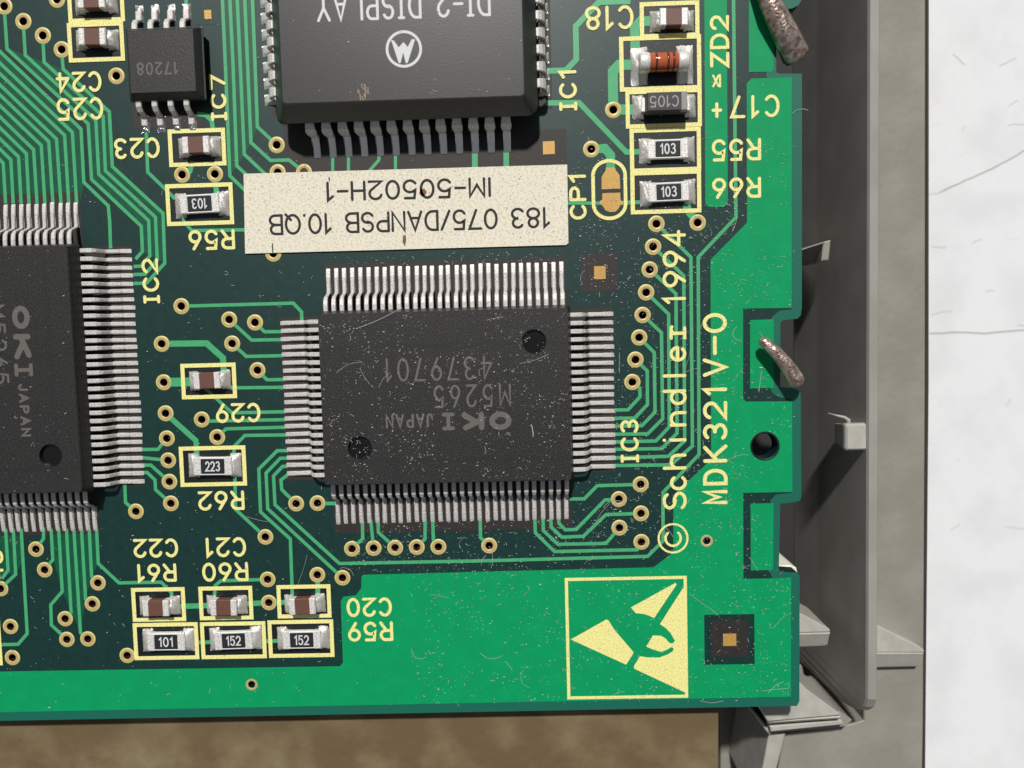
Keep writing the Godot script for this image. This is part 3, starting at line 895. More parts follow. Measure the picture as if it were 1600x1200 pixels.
	trace(n, [-32.25, 10.43, -32.3, 17.57, -32.85, 18.1])
	trace(n, [-31.63, 10.45, -31.61, 19.32, -31.03, 19.87])
	trace(n, [-30.98, 10.46, -31, 16.45, -30.46, 16.87])
	trace(n, [-30.33, 10.47, -30.37, 14.49, -29.88, 15.09])
	trace(n, [-29.71, 10.48, -29.74, 13.44, -28.09, 15.12, -24.52, 15.12, -23.7, 16.03, -23.69, 16.69])
	trace(n, [-25.72, 3.93, -24.17, 3.95, -23.39, 3.06])
	trace(n, [-25.76, 4.58, -23.38, 4.89])
	trace(n, [-25.8, 5.24, -24.84, 5.25, -23.37, 6.67])
	trace(n, [-25.73, 5.86, -25.19, 5.85, -24.56, 6.5, -24.56, 7.31, -23.35, 8.49])
	trace(n, [-27.11, 6.55, -27.14, 8.33, -26.32, 9.1])
	trace(n, [-15.56, 15.06, -19.5, 15.1, -19.98, 15.5, -20.12, 16.65])
	trace(0.44, [-23.23, 17.22, -19.87, 17.17])
	trace(0.44, [-17.71, 17.1, -15.55, 17.03])
	trace(0.4, [-15.55, 17.03, -13.4, 17.01])
	trace(0.4, [-11.38, 14.75, -11.4, 16.75])
	trace(0.32, [-22.2, 20.33, -20.3, 20.31])
	trace(0.32, [-16.51, 20.32, -14.62, 20.3])

func build_vias() -> void:
	var ring := start(true)
	lathe(ring, [[0.315, 0.02], [0.36, 0.046], [0.5, 0.05], [0.555, 0.042]], 22)
	var mesh := finish(ring, M.via_ring)
	var skirt := start(true)
	lathe(skirt, [[0.555, 0.042], [0.6, 0.036], [0.66, 0.004]], 22)
	mesh = finish(skirt, M.via_skirt, mesh)
	var tube_st := start(true)
	lathe(tube_st, [[0.3, -1.6], [0.312, 0.03]], 18)
	var barrel := finish(tube_st, M.via_barrel)
	var little := start(true)
	lathe(little, [[0.3, 0.02], [0.33, 0.046], [0.44, 0.048], [0.5, 0.033]], 22)
	var mesh2 := finish(little, M.via_ring)
	for set_k in 2:
		var list: Array = via_list if set_k == 0 else small_via_list
		for i in range(0, list.size(), 2):
			var v := part("via", mesh if set_k == 0 else mesh2, board, Vector3(list[i], 0, list[i + 1]), rng.randf() * TAU)
			part("barrel", barrel, v)

# ------------------------------------------------------------------ silkscreen

func silk(text: String, a: Array, turn: int, w := 0.25, gap := 0.34) -> void:
	var st := start()
	write(st, text, a[0], a[1], a[2], a[3], turn, w, 0.056, gap)
	var o := part("silkscreen_text", finish(st, M.silk_ink), board)
	o.set_meta("label", "printed lettering reading " + text)

func frame(a: Array, w := 0.33) -> void:
	var x0: float = a[0] + w / 2
	var z0: float = a[1] + w / 2
	var x1: float = a[2] - w / 2
	var z1: float = a[3] - w / 2
	var st := start()
	ribbon(st, PackedVector2Array([Vector2(x0, z0), Vector2(x1, z0), Vector2(x1, z1), Vector2(x0, z1)]), w, 0.052 + rng.randf() * 0.002, 0.0, false, true)
	part("silkscreen_frame", finish(st, M.silk_ink), board)
	st = start()
	slab(st, PackedVector2Array([Vector2(x0, z0), Vector2(x1, z0), Vector2(x1, z1), Vector2(x0, z1)]), 0.001, 0.0135 + rng.randf() * 0.002)
	part("bare_window", finish(st, M.clearance), board)

func build_silkscreen() -> void:
	frame([-21.96, -21.92, -17.3, -18.94])
	frame([-22.4, -17.59, -16.91, -14.24])
	frame([-21.93, -3.06, -17.36, -0.14])
	frame([-22.43, 3.77, -16.88, 7.12])
	frame([-27.09, 15.56, -22.56, 18.46])
	frame([-21.41, 15.56, -16.88, 18.42])
	frame([-14.84, 15.55, -10.32, 18.38])
	frame([-27.13, 18.57, -21.62, 21.75])
	frame([-21.43, 18.59, -15.91, 21.76])
	frame([-15.73, 18.53, -10.21, 21.74])
	frame([16, -30.53, 20.67, -27.74])
	frame([14.35, -27.94, 20.78, -23.7])
	frame([14.78, -23.8, 20.78, -20.82], 0.32)
	frame([15.06, -20.8, 20.69, -17.35])
	frame([15.06, -17.47, 20.67, -14.08])
	frame([-43.31, 17.38, -38.41, 22])
	frame([-29.47, -35.29, -24.9, -30.5])
	frame([-29.64, -30.51, -25.08, -27.43])
	# stadium round the solder jumper
	var st := start()
	var c := Vector2(13.38, -16.09)
	var loop := PackedVector2Array()
	for k in 25:
		var a := -PI + PI * k / 24
		loop.append(c + Vector2(cos(a) * 1.28, -1.13 + sin(a) * 1.14))
	for k in 25:
		var a := PI * k / 24
		loop.append(c + Vector2(cos(a) * 1.28, 1.13 + sin(a) * 1.14))
	ribbon(st, loop, 0.28, 0.0535, 0.0, false, true)
	part("silkscreen_frame", finish(st, M.silk_ink), board)
	# designators
	silk("C23", [-26.37, -21.35, -22.66, -19.69], 2)
	silk("C24", [-30.8, -26.7, -27.09, -25.07], 2)
	silk("C25", [-30.88, -24.66, -27.07, -22.87], 2)
	silk("R56", [-20.72, -13.86, -16.92, -12.23], 2)
	silk("C29", [-19.21, 0.27, -15.49, 1.89], 2)
	silk("R62", [-21.05, 7.52, -17.17, 9.15], 2)
	silk("C22", [-26.69, 11.41, -22.92, 13.03], 2)
	silk("C21", [-20.66, 11.42, -17.22, 13.09], 2)
	silk("R61", [-26.54, 13.53, -23.17, 15.09], 2)
	silk("R60", [-21.01, 13.53, -17.13, 15.15], 2)
	silk("C20", [-9.04, 16.74, -5.25, 18.38], 2)
	silk("R59", [-9.02, 18.78, -5.22, 20.46], 2)
	silk("C18", [11.7, -30.36, 15.52, -28.51], 2)
	silk("C17", [23.01, -23.11, 26.89, -21.35], 2, 0.24, 0.42)
	silk("R55", [21.52, -19.77, 25.42, -18.03], 2)
	silk("R66", [21.52, -16.75, 25.4, -15.1], 2)
	silk("IC7", [-18.37, -26.11, -17.05, -22.47], 1)
	silk("IC1", [9.53, -25.58, 10.96, -22.35], 1)
	silk("IC2", [-24.68, -11.7, -23.3, -8.04], 1)
	silk("IC3", [13.91, 2.37, 15.41, 5.92], 1)
	silk("CP1", [10.17, -17.42, 11.55, -13.79], 1)
	silk("ZD2", [21.47, -29.33, 22.98, -25.33], 1)
	silk("X", [21.62, -24.81, 22.37, -23.77], 1, 0.16)
	silk("+", [21.37, -22.64, 22.47, -21.41], 1)
	silk("0", [-38.5, 12.15, -37.73, 13.26], 1)
	silk("4", [-39.25, 13.45, -37.78, 14.68], 1)
	# copyright line, one evenly spaced letter above the other
	var line := start()
	var word := "Schindler 1994"
	var tops := [767.5, 742.5, 707.5, 681, 640.5, 606.5, 580.5, 538.5, 505.5, 485, 461.5, 422, 391, 360]
	var feet := [796.5, 765, 732, 690, 664, 630.5, 588.5, 563, 528, 486, 473, 447.5, 416.5, 384.5]
	for k in word.length():
		if word[k] == " ":
			continue
		var a := strip(tops[k], feet[k])
		write(line, word[k], a[0], a[1], a[2], a[3], 1, 0.26, 0.0565)
	var ring := PackedVector2Array()
	var arc := PackedVector2Array()
	var o := Vector2(18.08, 12.25)
	for k in 36:
		ring.append(o + Vector2.from_angle(TAU * k / 36) * 1.18)
	for k in 17:
		arc.append(o + Vector2.from_angle(-PI / 2 + 0.75 + (TAU - 1.5) * k / 16) * 0.62)
	ribbon(line, ring, 0.17, 0.0565, 0.0, true, true)
	ribbon(line, arc, 0.2, 0.0565)
	var t := part("silkscreen_text", finish(line, M.silk_ink), board)
	t.set_meta("label", "copyright line printed up the board with the year 1994")
	var code := start()
	tops = [765.5, 732, 694, 660.5, 626, 603.5, 559, 524.5, 489.5]
	feet = [787.5, 757.5, 721.5, 687, 654, 616.5, 587, 553.5, 519.5]
	for k in 9:
		var a := code_strip(tops[k], feet[k])
		write(code, "MDK321V-0"[k], a[0], a[1], a[2], a[3], 1, 0.3, 0.0567)
	t = part("silkscreen_text", finish(code, M.silk_ink), board)
	t.set_meta("label", "board code MDK321V-0 printed up the board")
	build_static_symbol()

func strip(top: float, foot: float) -> Array:
	# the upright strip of the copyright line: page rows turned into board millimetres
	var a := Vector2(17.56, -12.75)
	var b := Vector2(19.42, -12.7)
	var c := Vector2(17.25, 9.9)
	var d := Vector2(19.23, 9.94)
	var u := (top - 360) / 437.0
	var w := (foot - 360) / 437.0
	return [lerpf(a.x, c.x, (u + w) / 2), lerpf(a.y, c.y, u), lerpf(b.x, d.x, (u + w) / 2), lerpf(b.y, d.y, w)]

func code_strip(top: float, foot: float) -> Array:
	var a := Vector2(20.67, -6.06)
	var b := Vector2(22.62, -6.01)
	var c := Vector2(20.56, 9.49)
	var d := Vector2(22.56, 9.53)
	var u := (top - 489.5) / 298.5
	var w := (foot - 489.5) / 298.5
	return [lerpf(a.x, c.x, (u + w) / 2), lerpf(a.y, c.y, u), lerpf(b.x, d.x, (u + w) / 2), lerpf(b.y, d.y, w)]

func build_static_symbol() -> void:
	# warning sign: a hand in a triangle, in a square
	var st := start()
	var q := [9.15, 15.4, 19.15, 25.69]
	ribbon(st, PackedVector2Array([Vector2(q[0] + 0.12, q[1] + 0.12), Vector2(q[2] - 0.12, q[1] + 0.12), Vector2(q[2] - 0.12, q[3] - 0.12), Vector2(q[0] + 0.12, q[3] - 0.12)]), 0.26, 0.054, 0.0, false, true)
	for a in [[18.24, 15.97, 18.32, 16.11, 16.44, 18.9, 15.95, 18.65, 15.55, 18.53, 14.96, 18.47, 14.53, 17.97],
			[18.84, 16.43, 19.05, 16.44, 18.95, 25.27, 14.74, 23.16, 14.72, 22.92, 15.23, 22.11, 15.87, 22.22, 16.82, 22.24, 17.48, 22.01, 17.93, 21.74, 18.02, 21.5, 17.86, 21.38, 17.35, 21.63, 16.96, 21.77, 16.3, 21.55, 15.75, 21.3, 16.32, 20.36, 16.98, 20.4, 17.37, 20.65, 17.68, 21.04, 17.94, 21.07, 18.13, 20.85, 17.77, 20.19, 17.38, 19.76, 16.91, 19.42, 17.93, 17.82],
			[9.53, 20.59, 12.51, 18.94, 12.69, 19.05, 13.16, 19.84, 14.67, 21.72, 14.64, 21.93, 14.06, 22.8]]:
		var p := points(a)
		var ids := Geometry2D.triangulate_polygon(p)
		for i in range(0, ids.size(), 3):
			var x := p[ids[i]]
			var y := p[ids[i + 1]]
			var z := p[ids[i + 2]]
			if (y - x).cross(z - x) < 0:
				var t := y
				y = z
				z = t
			tri(st, v3(x, 0.0555), v3(y, 0.0555), v3(z, 0.0555))
	var o := part("warning_symbol", finish(st, M.silk_ink), board)
	o.set_meta("label", "pale yellow static warning sign, a hand in a triangle inside a square")

# ------------------------------------------------------------------ integrated circuits

func swept_lead(profile: Array, m: Material) -> ArrayMesh:
	# profile: [distance out, height, width, thickness]; the cross-section has chamfered edges; runs out along +z
	var st := start()
	var rings := []
	for k in profile.size():
		var p: Array = profile[k]
		var q: Array = profile[mini(k + 1, profile.size() - 1)]
		var b: Array = profile[maxi(k - 1, 0)]
		var d := Vector2(q[0] - b[0], q[1] - b[1]).normalized()
		var nrm := Vector3(0, d.x, -d.y)
		var c := Vector3(0, p[1], p[0])
		var w: float = p[2] / 2.0
		var t: float = p[3]
		var ch := minf(t * 0.35, w * 0.4)
		rings.append(PackedVector3Array([c + Vector3(-w, 0, 0), c + Vector3(-w, 0, 0) + nrm * (t - ch), c + Vector3(-w + ch, 0, 0) + nrm * t, c + Vector3(w - ch, 0, 0) + nrm * t, c + Vector3(w, 0, 0) + nrm * (t - ch), c + Vector3(w, 0, 0)]))
	for k in rings.size() - 1:
		var a: PackedVector3Array = rings[k]
		var b: PackedVector3Array = rings[k + 1]
		for i in 6:
			var j := (i + 1) % 6
			quad(st, a[i], a[j], b[j], b[i])
	fan(st, rings[rings.size() - 1], true)
	fan(st, rings[0], false)
	return finish(st, m)

func qfp_body(hx: float, hz: float, dimples: Array, m: Material) -> Array:
	# [sides, top plate]
	var st := start()
	loft(st, hx, hz, 0.35, [[0.5, 0.15], [0.05, 1.2], [0.0, 1.28], [0.0, 1.42], [0.24, 2.3], [0.27, 2.38]], true, true, 3)
	var sides := finish(st, m)
	var outline := PackedVector2Array()
	for p in rounded_rect(hx - 0.28, hz - 0.28, 0.2, 0, 3):
		outline.append(Vector2(p.x, p.z))
	var top: ArrayMesh = await drilled(outline, 2.375, 2.68, dimples, [], m)
	return [sides, top]

func build_chips() -> void:
	# ---- two flat packs with a hundred leads
	var lead_a := swept_lead([[-0.1, 1.27, 0.36, 0.14], [0.45, 1.27, 0.36, 0.14], [0.85, 1.2, 0.36, 0.14], [1.05, 1.05, 0.3, 0.14], [1.35, 0.3, 0.29, 0.14], [1.55, 0.12, 0.3, 0.15], [2.55, 0.09, 0.31, 0.15]], M.lead_tin)
	var feet := []
	for k in 5:
		var e := rng.randf_range(-0.06, 0.05)
		var f := rng.randf_range(-0.02, 0.03)
		feet.append(swept_lead([[1.45 + e, 0.01, 0.36, 0.06], [1.7 + e, 0.01, 0.39 + f, 0.13 + f], [2.3, 0.01, 0.36 + f, 0.1], [2.56 + e, 0.01, 0.35, 0.2 + f], [2.75 + e, 0.01, 0.38 + f, 0.19], [3.3 + e, 0.01, 0.37 + f, 0.11 + f], [3.5 + e, 0.005, 0.32, 0.04]], M.lead_tin))
	for which in 2:
		var o: Node3D
		if which == 0:
			o = thing("flat_chip", "black square-cornered flat pack chip at the centre, a hundred leads, faded print reading 4379701", "chip", Vector3(0, 0, 0), 0.0, "flat pack chips")
		else:
			o = thing("flat_chip", "black flat pack chip cut off by the left edge of the photo, beside IC2 lettering", "chip", Vector3(-35.92, 0, -2.88), -PI / 2, "flat pack chips")
		var dm := []
		if which == 0:
			var a := Vector2(7.07, -4.18)
			var b := Vector2(-6.82, 3.86)
			dm = [[a.x, a.y, 0.95], [b.x, b.y, 0.95]]
		else:
			var b := Vector2(-31.53, 3.89)
			var d := b - Vector2(-35.92, -2.88)
			dm = [[d.y, -d.x, 0.92]]
		var bod: Array = await qfp_body(10.0, 7.0, dm, M.epoxy)
		var body := part("body", bod[0], o)
		part("top_face", bod[1], body)
		for q in dm:
			var disc := start()
			lathe(disc, [[0.001, 2.385], [q[2] - 0.005, 2.385]], 32)
			part("dimple", finish(disc, M.dimple_gloss), body, Vector3(q[0], 0, q[1]))
		for side in 4:
			var count := 30 if side % 2 == 0 else 20
			var reach := 7.0 if side % 2 == 0 else 10.0
			for k in count:
				var along := (k - (count - 1) / 2.0) * 0.65
				var turn := side * PI / 2
				var local := Vector3(along, 0, reach).rotated(Vector3.UP, turn)
				if which == 1:
					# only what the photo shows
					var world := local.rotated(Vector3.UP, -PI / 2) + Vector3(-35.92, 0, -2.88)
					if world.x < -37.9:
						continue
				var l := part("lead", lead_a, o, local + Vector3(rng.randf_range(-0.02, 0.02), rng.randf_range(-0.01, 0.02), 0), turn + rng.randf_range(-0.012, 0.012))
				part("solder_foot", feet[rng.randi() % 5], l)
		# print on top
		var st := start()
		var y := 2.684
		if which == 0:
			write_on(st, "4379701", [-4.61, -3.16, 3.79, -1.3], 2, 0.17, y, 0.5)
			write_on(st, "M5265", [-0.88, -0.96, 5.18, 0.84], 2, 0.17, y, 0.6)
			write_on(st, "O", [3.42, 1.22, 5.16, 2.67], 2, 0.42, y, 0.3)
			write_on(st, "K", [1.26, 1.22, 3.03, 2.65], 2, 0.44, y, 0.3)
			write_on(st, "I", [-0.29, 1.21, 0.72, 2.6], 2, 0.3, y, 0.3)
			write_on(st, "JAPAN", [-4.72, 1.23, -0.98, 2.35], 2, 0.18, y, 0.5)
		else:
			var cc := Vector2(-35.92, -2.88)
			for w in [["O", [-33.9, -8.02, -32.49, -6.2], 0.42], ["K", [-33.93, -5.81, -32.52, -3.81], 0.44], ["I", [-33.98, -3.49, -32.51, -2.45], 0.3], ["JAPAN", [-33.78, -1.87, -32.98, 2.33], 0.18], ["M5265", [-35.71, -8.17, -34.45, -1.89], 0.17]]:
				var b: Array = w[1]
				var p0 := Vector2(b[0], b[1]) - cc
				var p1 := Vector2(b[2], b[3]) - cc
				# into the chip's own turned axes
				write(st, w[0], p0.y, -p1.x, p1.y, -p0.x, 0, w[2], y, 0.5)
		part("printed_marking", finish(st, M.chip_print), o)
	# ---- the large chip at the top
	var c1 := Vector2(-2.3, -31.6)
	var o1 := thing("leaded_chip", "large black square chip at the top, white print and round emblem, bent silver leads", "chip", v3(c1, 0))
	var st1 := start()
	loft(st1, 10.1, 10.1, 0.8, [[0.9, 0.5], [0.4, 1.9], [0.02, 2.05], [0.0, 2.2], [0.85, 3.72], [0.92, 3.85], [1.04, 3.9]], true, true, 4)
	var b1 := part("body", finish(st1, M.epoxy_smooth), o1)
	st1 = start(true)
	lathe(st1, [[0.001, 0.012], [0.5, 0.012], [0.56, 0.0]], 24)
	var pj := swept_lead([[-0.4, 1.95, 0.64, 0.16], [0.16, 1.95, 0.7, 0.16], [0.36, 1.86, 0.78, 0.16], [0.52, 1.66, 0.84, 0.16], [0.6, 1.3, 0.78, 0.15], [0.64, 0.95, 0.62, 0.15], [0.64, 0.35, 0.6, 0.15], [0.4, 0.1, 0.5, 0.15]], M.lead_tin)
	for side in 4:
		if side == 2:
			continue
		var out := 2.2 if side == 0 else (1.0 if side == 1 else 1.6)
		var stp := start()
		var wide := 0.34 if side == 0 else 0.41
		heap(stp, -wide, wide, 0.1, out, 4, 7, func(u: float, w: float) -> float: return (0.85 - 0.72 * w) * (0.8 + 0.2 * sin(PI * u)))
		var jp := finish(stp, M.solder_bright)
		if side == 0:
			jp = swept_lead([[0.58, 0.01, 0.5, 0.8], [0.78, 0.01, 0.62, 0.66], [1.5, 0.01, 0.6, 0.3], [2.12, 0.01, 0.58, 0.1], [2.22, 0.01, 0.5, 0.04]], M.solder_mirror)
		for k in 13:
			var along := (k - 6) * 1.27
			var turn := side * PI / 2
			var local := Vector3(along, 0, 10.1).rotated(Vector3.UP, turn)
			if local.z + c1.y < -37:
				continue
			var l := part("lead", pj, o1, local, turn)
			part("solder_joint", jp, l)
	st1 = start()
	var base := c1
	for w in [["DI-2 DISPLAY", [-8.52, -30.31, 4.45, -28.38], 0.2, 0.36]]:
		write_on(st1, w[0], w[1], 2, w[2], 3.904, w[3], base)
	var em := PackedVector2Array()
	var ec := Vector2(-2.11, -26.21) - base
	for k in 40:
		em.append(ec + Vector2.from_angle(TAU * k / 40) * 1.26)
	ribbon(st1, em, 0.2, 3.905, 0.0, true, true)
	var wing := points([-3.04, -26.92, -2.83, -26.84, -2.49, -26.34, -2.12, -26.72, -1.82, -26.34, -1.49, -26.91, -1.25, -26.88, -1.86, -25.18, -2, -25.18, -2.17, -25.96, -2.39, -25.2, -2.53, -25.2])
	for i in wing.size():
		wing[i] -= base
	slab(st1, wing, 3.898, 3.905)
	part("printed_marking", finish(st1, M.white_print), o1)
	st1 = start()
	var sc := Vector2(-5.19, -23.3) - base
	for k in 14:
		var d := Vector2(rng.randf_range(-0.55, 0.4), rng.randf_range(-0.5, 0.5))
		ribbon(st1, PackedVector2Array([sc + d, sc + d + Vector2(rng.randf_range(-0.05, 0.1), rng.randf_range(0.15, 0.4))]), rng.randf_range(0.04, 0.12), 3.903 + k * 0.0003)
	part("scuff", finish(st1, mat("tan_scuff", lin(0.3, 0.22, 0.15), 0.7)), o1)
	# ---- the small chip at upper left
	var c7 := Vector2(-21.35, -26.7)
	var o7 := thing("small_chip", "small black eight lead chip at upper left beside IC7 lettering", "chip", v3(c7, 0))
	st1 = start()
	loft(st1, 3.05, 2.85, 0.12, [[0.3, 0.2], [0.02, 0.9], [0.0, 1.0], [0.12, 1.05], [0.45, 1.7], [0.5, 1.75]])
	part("body", finish(st1, M.epoxy), o7)
	var gl := swept_lead([[-0.1, 0.9, 0.46, 0.2], [0.3, 0.88, 0.46, 0.2], [0.55, 0.7, 0.46, 0.2], [0.75, 0.25, 0.46, 0.2], [0.95, 0.08, 0.5, 0.2], [1.6, 0.05, 0.5, 0.2]], M.lead_tin)
	var xs := [-23.73, -22.86, -22.46, -22.85, -21.18, -22.83, -19.91, -22.82]
	for k in 4:
		for s in 2:
			var l := part("lead", gl, o7, Vector3(xs[k * 2] - c7.x, 0, 2.85 if s == 0 else -2.85), 0.0 if s == 0 else PI)
			var stp := start()
			heap(stp, -0.34, 0.34, 0.8, 2.15, 4, 6, func(u: float, w: float) -> float: return 0.3 * (1.0 - 0.7 * w) * (0.5 + 0.5 * sin(PI * u)))
			part("solder_joint", finish(stp, M.solder), l)
	st1 = start()
	write_on(st1, "17208", [-23.36, -26.64, -20.09, -25.66], 2, 0.14, 1.754, 0.45, c7)
	part("printed_marking", finish(st1, M.chip_print), o7)

func write_on(st: SurfaceTool, text: String, b: Array, turn: int, w: float, y: float, gap: float, origin := Vector2.ZERO) -> void:
	write(st, text, b[0] - origin.x, b[1] - origin.y, b[2] - origin.x, b[3] - origin.y, turn, w, y, gap)

# ------------------------------------------------------------------ resistors, capacitors, diode

func solder_pair(o: Node3D, inner: float, outer: float, hz: float, high: float) -> void:
	for s in [-1, 1]:
		var st := start(true)
		heap(st, inner, outer, -hz, hz, 8, 9, func(u: float, w: float) -> float: return high * (1.0 - 0.88 * u * u) * (0.45 + 0.55 * pow(sin(PI * w), 0.6)))
		part("solder_joint", finish(st, M.solder_joint), o, Vector3.ZERO, 0.0 if s == 1 else PI)

func cap_end(s: int, half: float, in_: float, hz: float, h: float) -> ArrayMesh:
	var st := start()
	var w := (half - in_) / 2 + 0.02
	loft(st, w, hz + 0.03, 0.08, [[0.06, 0.04], [0.0, 0.1], [0.0, h - 0.04], [0.07, h + 0.03]])
	return finish(st, M.tin)

func resistor(at: Vector2, code: String, label: String, turned: int, tilt: float) -> void:
	var o := thing("resistor", label, "resistor", v3(at, 0), tilt + rng.randf_range(-0.022, 0.022), "chip resistors")
	part("body", box_mesh(1.52, 0.74, 0.08, 0.52, 0.04, M.ceramic), o)
	var st := start()
	loft(st, 0.98, 0.62, 0.06, [[0, 0.51], [0, 0.535], [0.05, 0.55]])
	part("glaze", finish(st, M.resistor_glaze), o)
	for s in [-1, 1]:
		part("terminal", cap_end(s, 1.56, 0.98, 0.74, 0.53), o, Vector3(s * 1.29, 0, 0))
	st = start()
	write(st, code, -0.62, -0.42, 0.62, 0.42, turned, 0.11, 0.554, 0.34)
	part("printed_marking", finish(st, M.white_print), o)
	solder_pair(o, 1.3, 2.2, 0.98, 0.52)

func capacitor(at: Vector2, label: String, tilt: float, h := 0.85) -> void:
	var o := thing("capacitor", label, "capacitor", v3(at, 0), tilt + rng.randf_range(-0.025, 0.025), "brown chip capacitors")
	part("body", box_mesh(1.02, 0.66, 0.08, h, 0.06, M.capacitor_brown), o)
	for s in [-1, 1]:
		part("terminal", cap_end(s, 1.06, 0.56, 0.64, h), o, Vector3(s * 0.83, 0, 0))
	solder_pair(o, 0.9, 1.72, 0.8, 0.72)

func build_small_parts() -> void:
	resistor(Vector2(-19.46, -15.89), "103", "pale chip resistor with upside-down 103, left of the paper label", 2, 0.015)
	resistor(Vector2(-19.48, 5.38), "223", "pale chip resistor marked 223, below C29, left of the centre chip", 0, -0.005)
	resistor(Vector2(17.99, -19.05), "103", "pale chip resistor marked 103 under the black C105 part", 0, 0.0)
	resistor(Vector2(18.02, -15.71), "103", "pale chip resistor marked 103 right of the gold solder jumper", 0, 0.0)
	resistor(Vector2(-24.15, 20.04), "101", "pale chip resistor marked 101 at lower left", 0, -0.01)
	resistor(Vector2(-18.47, 20.03), "152", "pale chip resistor marked 152, between the 101 resistor and another 152", 0, 0.0)
	resistor(Vector2(-12.77, 20.07), "152", "pale chip resistor marked 152, the one nearest the printed R59", 0, 0.0)
	capacitor(Vector2(-19.41, -20.45), "brown chip capacitor between the small eight lead chip and the 103 resistor", 0.0)
	capacitor(Vector2(-19.52, -1.66), "brown chip capacitor left of the centre chip, above printed C29", 0.01, 0.75)
	capacitor(Vector2(-24.71, 17.08), "brown chip capacitor directly above the 101 resistor", 0.0)
	capacitor(Vector2(-19.05, 17.13), "brown chip capacitor below printed R60", 0.0)
	capacitor(Vector2(-12.51, 17.14), "brown chip capacitor left of printed C20", 0.0)
	capacitor(Vector2(18.52, -29.01), "brown chip capacitor above the red glass diode", 0.0, 0.95)
	capacitor(Vector2(-27.23, -29.1), "brown chip capacitor at upper left above printed C24", 0.0)
	capacitor(Vector2(-27.13, -31.94), "brown chip capacitor cut off by the top edge at upper left", 0.0)
	# black moulded capacitor C105
	var at := Vector2(17.81, -22.45)
	var o := thing("moulded_capacitor", "black moulded capacitor with upside-down C105 print, below the red diode", "capacitor", v3(at, 0))
	var st := start()
	loft(st, 1.62, 0.8, 0.06, [[0.1, 0.15], [0.0, 0.7], [0.0, 0.8], [0.1, 1.45], [0.14, 1.5]])
	part("body", finish(st, M.tantalum), o)
	st = start()
	loft(st, 0.33, 0.79, 0.05, [[0.08, 0.2], [0, 0.7], [0, 0.82], [0.08, 1.46], [0.13, 1.51]])
	part("polarity_bar", finish(st, mat("grey_bar", lin(0.26, 0.25, 0.24), 0.55)), o, Vector3(1.31, 0, 0))
	for s in [-1, 1]:
		part("terminal", box_mesh(0.2, 0.55, 0.02, 0.75, 0.04, M.tin), o, Vector3(s * 1.7, 0, 0))
	st = start()
	write(st, "C105", -1.35, -0.44, 0.9, 0.44, 2, 0.1, 1.506, 0.3)
	part("printed_marking", finish(st, M.grey_print), o)
	solder_pair(o, 1.6, 2.5, 0.92, 0.6)
	# glass diode
	at = Vector2(17.69, -25.62)
	o = thing("glass_diode", "amber red glass diode between two silver end caps at upper right", "diode", v3(at, 0))
	st = start(true)
	barrel(st, -1.15, 1.15, 0.72)
	part("glass_body", finish(st, M.diode_glass), o, Vector3(0, 0.8, 0))
	for x in [-0.62, 0.28, 0.72]:
		st = start(true)
		barrel(st, x - 0.1, x + 0.1, 0.735)
		part("colour_band", finish(st, M.diode_band), o, Vector3(0, 0.8, 0))
	for s in [-1, 1]:
		st = start(true)
		barrel(st, s * 1.5 - 0.42, s * 1.5 + 0.42, 0.78)
		part("end_cap", finish(st, M.tin), o, Vector3(0, 0.8, 0))
	for s in [-1, 1]:
		st = start(true)
		heap(st, 1.15, 2.45, -1.48, 1.48, 9, 12, func(u: float, w: float) -> float: return (1.0 - 0.75 * u) * (0.12 + 0.95 * pow(sin(PI * w), 2.2)))
		part("solder_joint", finish(st, M.solder_joint), o, Vector3.ZERO, 0.0 if s == 1 else PI)

func barrel(st: SurfaceTool, x0: float, x1: float, r: float) -> void:
	var sides := 22
	var prof := [[x0, r * 0.8], [x0 + 0.05, r * 0.95], [x0 + 0.12, r], [x1 - 0.12, r], [x1 - 0.05, r * 0.95], [x1, r * 0.8]] if x1 - x0 > 0.3 else [[x0, r * 0.96], [x0 + 0.03, r], [x1 - 0.03, r], [x1, r * 0.96]]
	var rings := []
	for p in prof:
		var loop := PackedVector3Array()
		for k in sides:
			var a := TAU * k / sides
			loop.append(Vector3(p[0], p[1] * sin(a), p[1] * cos(a)))
		rings.append(loop)
	for i in rings.size() - 1:
		for k in sides:
			var l := (k + 1) % sides
			quad(st, rings[i][k], rings[i][l], rings[i + 1][l], rings[i + 1][k])
	fan(st, rings[0], false)
	fan(st, rings[rings.size() - 1], true)

# ------------------------------------------------------------------ the paper label

